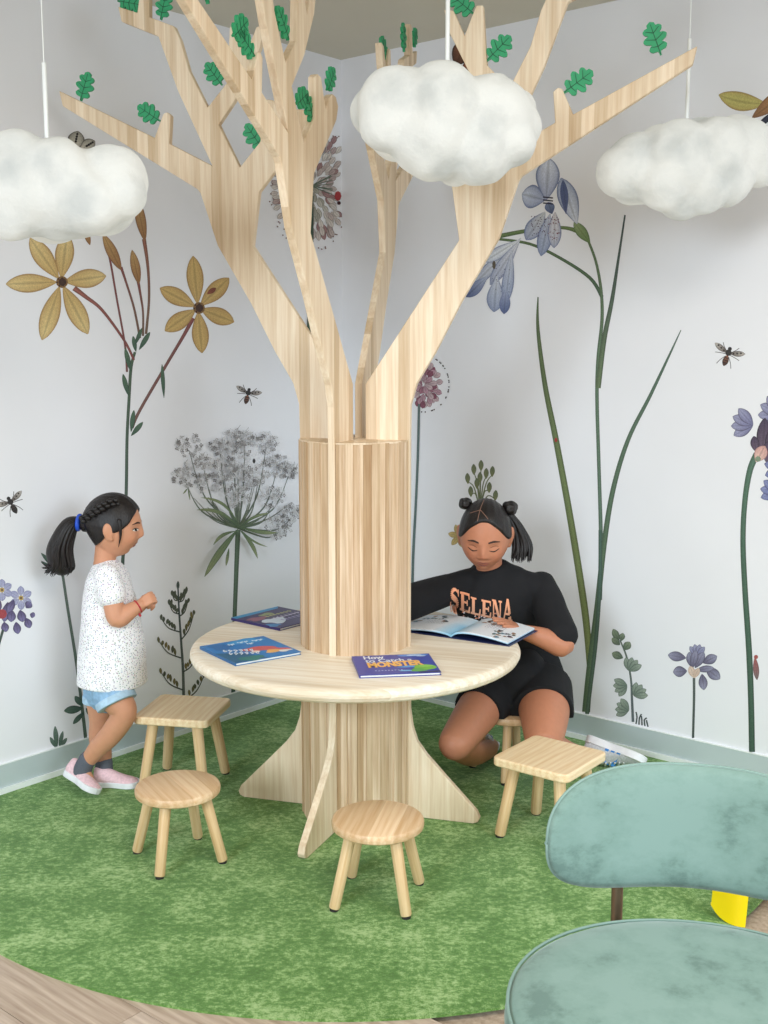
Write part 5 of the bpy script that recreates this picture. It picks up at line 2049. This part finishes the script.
for k in range(90):
    dx, dy = rr.uniform(-9, 9), rr.uniform(-0.03, 0.03)
    limb(g, [P(508 + dx * .3, 514, 3.68 + dy * .5), P(516 + dx * .6, 527, 3.69 + dy), P(522 + dx, 545, 3.685 + dy), P(521 + dx * 1.15, 560 + rr.uniform(-6, 3), 3.665 + dy)], [0.008, 0.0075, 0.006, 0.0008], 5, 7)
g.build('hair_tail', M['hair'], hair2, smooth=True)
M['scalp'] = plain('scalp', lin(150, 112, 94), 0.7)


def on_hair(px, py):
    d = ray(px, py)
    h = hb.ray_cast(Vector(O3), Vector(d / np.linalg.norm(d)))
    return np.array(h[0]) - d / np.linalg.norm(d) * 0.0008 if h[0] is not None else P(px, py, 3.6)


for line in ([(477.5, 521), (479, 514), (481, 507), (484, 500)], [(488, 519), (484, 514), (480.5, 510)], [(470, 513), (475, 511.5), (480, 510)]):
    q = [on_hair(*p_) for p_ in [tuple(v) for v in catmull(line, 4)]]
    g = Geo(); g.tube(q, [0.0009] * len(q), 6)
    g.build('hair_parting', M['scalp'], hair2, smooth=True)
# t-shirt
g = Geo()
rows = [(565, 488, 0.058, 0.060, 3.69), (573, 490, 0.085, 0.068, 3.695), (584, 493, 0.128, 0.082, 3.70), (604, 497, 0.136, 0.090, 3.705), (630, 505, 0.138, 0.088, 3.758), (652, 512, 0.146, 0.084, 3.805), (676, 516, 0.164, 0.092, 3.80), (692, 519, 0.172, 0.102, 3.775)]
pts, rad, sq = [], [], []
for q in catmull(rows, 4):
    pts.append(P(q[1], q[0], q[4])); rad.append(q[2]); sq.append((q[3] / q[2], 1.0))
g.tube(pts, rad, 40, cap=False, squash=sq, updir=(1, 0, 0))
for a, b, f in ((sL, eL, 0.80), (sR, eR, 1.05)):
    d = (b - a)
    limb(g, [a - d * .06, a + d * .25, a + d * .55, a + d * f], [0.052, 0.055, 0.057, 0.060])
    nk = P(489, 577, 3.695)
    limb(g, [nk, nk * .5 + a * .5 + np.array([0, 0, 0.004]), a], [0.040, 0.046, 0.050])
Vt, Ft = remesh(g, 0.005, 14)
fold = []
for v in Vt:
    q = Vector(v)
    a = noise.noise(Vector((q.x * 10, q.y * 10, q.z * 16))) * 0.006 + noise.noise(q * 28) * 0.002
    fold.append(a)
ctr2 = np.array([0.37, 3.72, 0])
dirs = Vt - ctr2; dirs[:, 2] = 0; dirs /= np.linalg.norm(dirs, axis=1)[:, None]
Vt = Vt + dirs * np.array(fold)[:, None]
# the cloth presses against the table edge
rad_ = Vt[:, :2] - AX[:2]
rd = np.linalg.norm(rad_, axis=1)
near = (Vt[:, 2] > TZ - 0.060) & (Vt[:, 2] < TZ + 0.002) & (rd < 0.503)
Vt[near, :2] = AX[:2] + rad_[near] / rd[near][:, None] * 0.503
shirt = meshobj('t_shirt', Vt, Ft, M['black_cloth'], k2)
# printed word on the chest, wide serif capitals in copper
sb = bvh_of(Vt, Ft)
mtx, nt, N, L, b_ = new_mat('copper_print')
at = N.new('ShaderNodeAttribute'); at.attribute_name = 'Col'
L.new(at.outputs['Color'], b_.inputs['Base Color']); b_.inputs['Roughness'].default_value = 0.6


def letter(ch):
    """polygons of one serif capital in a 1 x 1 box"""
    R_ = lambda x0, y0, x1, y1: [(x0, y0), (x1, y0), (x1, y1), (x0, y1)]
    if ch == 'E':
        return [R_(.12, 0, .40, 1), R_(.0, 0, .95, .12), R_(.0, .88, .92, 1), R_(.4, .45, .72, .56), [(.78, .0), (.98, .0), (1.0, .34), (.90, .34)], [(.80, 1), (.94, 1), (.94, .70), (.86, .70)], R_(.66, .36, .76, .65)]
    if ch == 'L':
        return [R_(.12, 0, .40, 1), R_(.0, .90, .55, 1), R_(.0, 0, .95, .12), [(.78, 0), (.98, 0), (1.0, .40), (.90, .40)]]
    if ch == 'N':
        return [R_(.10, 0, .22, 1), R_(.0, 0, .34, .09), R_(.0, .91, .30, 1), R_(.78, 0, .90, 1), R_(.66, .91, 1.0, 1), [(.10, 1), (.38, 1), (.90, 0), (.66, 0)]]
    if ch == 'A':
        return [[(.42, 1), (.60, 1), (.20, 0), (.08, 0)], [(.42, 1), (.62, 1), (.98, 0), (.66, 0)], R_(.26, .28, .74, .38), R_(.0, 0, .32, .09), R_(.56, 0, 1.06, .09)]
    if ch == 'S':
        out, pts = [], catmull([(.90, .78, .12), (.62, .95, .13), (.28, .88, .22), (.20, .68, .28), (.50, .52, .32), (.80, .34, .28), (.76, .10, .22), (.42, .03, .13), (.08, .20, .12)], 4)
        for a_, c_ in zip(pts, pts[1:]):
            d = c_[:2] - a_[:2]; d = d / np.linalg.norm(d); n_ = np.array([-d[1], d[0]])
            out.append([tuple(a_[:2] + n_ * a_[2] / 2), tuple(a_[:2] - n_ * a_[2] / 2), tuple(c_[:2] - n_ * c_[2] / 2), tuple(c_[:2] + n_ * c_[2] / 2)])
        return out + [[(.80, .98), (.92, .98), (.94, .62), (.86, .66)], [(.02, .02), (.12, .02), (.14, .38), (.04, .36)]]
    return []


g = Geo()
# baseline follows the shirt from (451, 613) to (512, 624) in the picture, caps 24 px high at the ends
p0, p1 = P(450.5, 612, 3.61), P(513, 623, 3.61)
upv = P(480, 590, 3.61) - P(480, 612, 3.61)
hgt = [1.0, .90, .80, .80, .90, 1.05]
for i, ch in enumerate('SELENA'):
    for k, poly in enumerate(letter(ch)):
        n = len(poly)
        # refine edges so the print follows the cloth
        pts = []
        for a_, c_ in zip(poly, poly[1:] + poly[:1]):
            for t in (0, .5):
                pts.append((a_[0] + (c_[0] - a_[0]) * t, a_[1] + (c_[1] - a_[1]) * t))
        ids_ = []
        for x, y in pts:
            u_ = (i + x * 0.94) / 6
            q = p0 + (p1 - p0) * u_ + upv * (y * hgt[i])
            h = sb.ray_cast(Vector(q) + Vector((0, -0.3, 0)), Vector((0, 1, 0)))
            w_ = np.array(h[0]) if h[0] is not None else q
            col = np.array((222, 150, 112.)) * (0.85 + 0.25 * y) + np.array((10, 20, 26)) * (1 - y)
            ids_.append(g.v(w_ + np.array([0, -0.0022 - 0.00005 * k, 0]), c=lin(*np.clip(col, 0, 255))))
        g.f(*ids_)
g.build('printed_word', mtx, shirt)
g = Geo()
rr = random.Random(12)
for k in range(26):
    x, y = rr.uniform(462, 500), rr.uniform(614, 622)
    q = P(x, y, 3.61)
    h = sb.ray_cast(Vector(q) + Vector((0, -0.3, 0)), Vector((0, 1, 0)))
    w_ = (np.array(h[0]) if h[0] is not None else q) + np.array([0, -0.0022, 0])
    c = lin(*rr.choice([(206, 130, 96), (150, 110, 100), (180, 170, 170)]))
    a, b = rr.uniform(.002, .005), rr.uniform(.0015, .004)
    g.f(*[g.v(w_ + np.array([a * math.cos(t), 0, b * math.sin(t)]), c=c) for t in np.linspace(0, 2 * PI, 7)[:-1]])
g.build('printed_picture', mtx, shirt)
# shorts
g = Geo()
limb(g, [P(513, 676, 3.735), P(514, 694, 3.73)], [0.118, 0.116])
for a, b, f, r0, r1 in ((hR, kR, 0.40, 0.092, 0.087), (hL, kL, 0.44, 0.103, 0.102)):
    d = b - a
    g.tube([a - d * .1, a + d * .2, a + d * f], [r0, r0, r1], 28, cap=False)
Vs, Fs = remesh(g, 0.005, 8)
zmin = 0.006 + 0.219 + 0.001
Vs[:, 2] = np.maximum(Vs[:, 2], zmin - 0.0 * Vs[:, 0])
meshobj('shorts', Vs, Fs, M['black_shorts'], k2)
# scrunchie on the far wrist
g = Geo()
wd = (wR - eR) / np.linalg.norm(wR - eR)
e1 = np.cross(wd, (0, 0, 1)); e1 /= np.linalg.norm(e1); e2 = np.cross(wd, e1)
ring = [eR + wd * 0.045 + (e1 * math.cos(t) + e2 * math.sin(t)) * 0.038 for t in np.linspace(0, 2 * PI, 26)]
g.tube(ring, [0.012 + 0.004 * math.sin(k * 2.1) for k in range(len(ring))], 10, cap=False)
g.build('scrunchie', M['fluff'], k2, smooth=True)
# trainers: one turned on its side beside the wall, one tucked under the stool
shoe(k2, soA, soB, upS, 0.212, 0.086, 0.080, M['shoegrey'], M['shoewhite'], 'trainer')
shoe(k2, np.array([0.345, 3.745, 0.035]), np.array([0.375, 3.93, 0.0075]), (0, -0.15, 1), 0.200, 0.08, 0.07, M['shoegrey'], M['shoewhite'], 'trainer')
for o in bpy.data.objects:
    if '_base' in o:
        del o['_base']
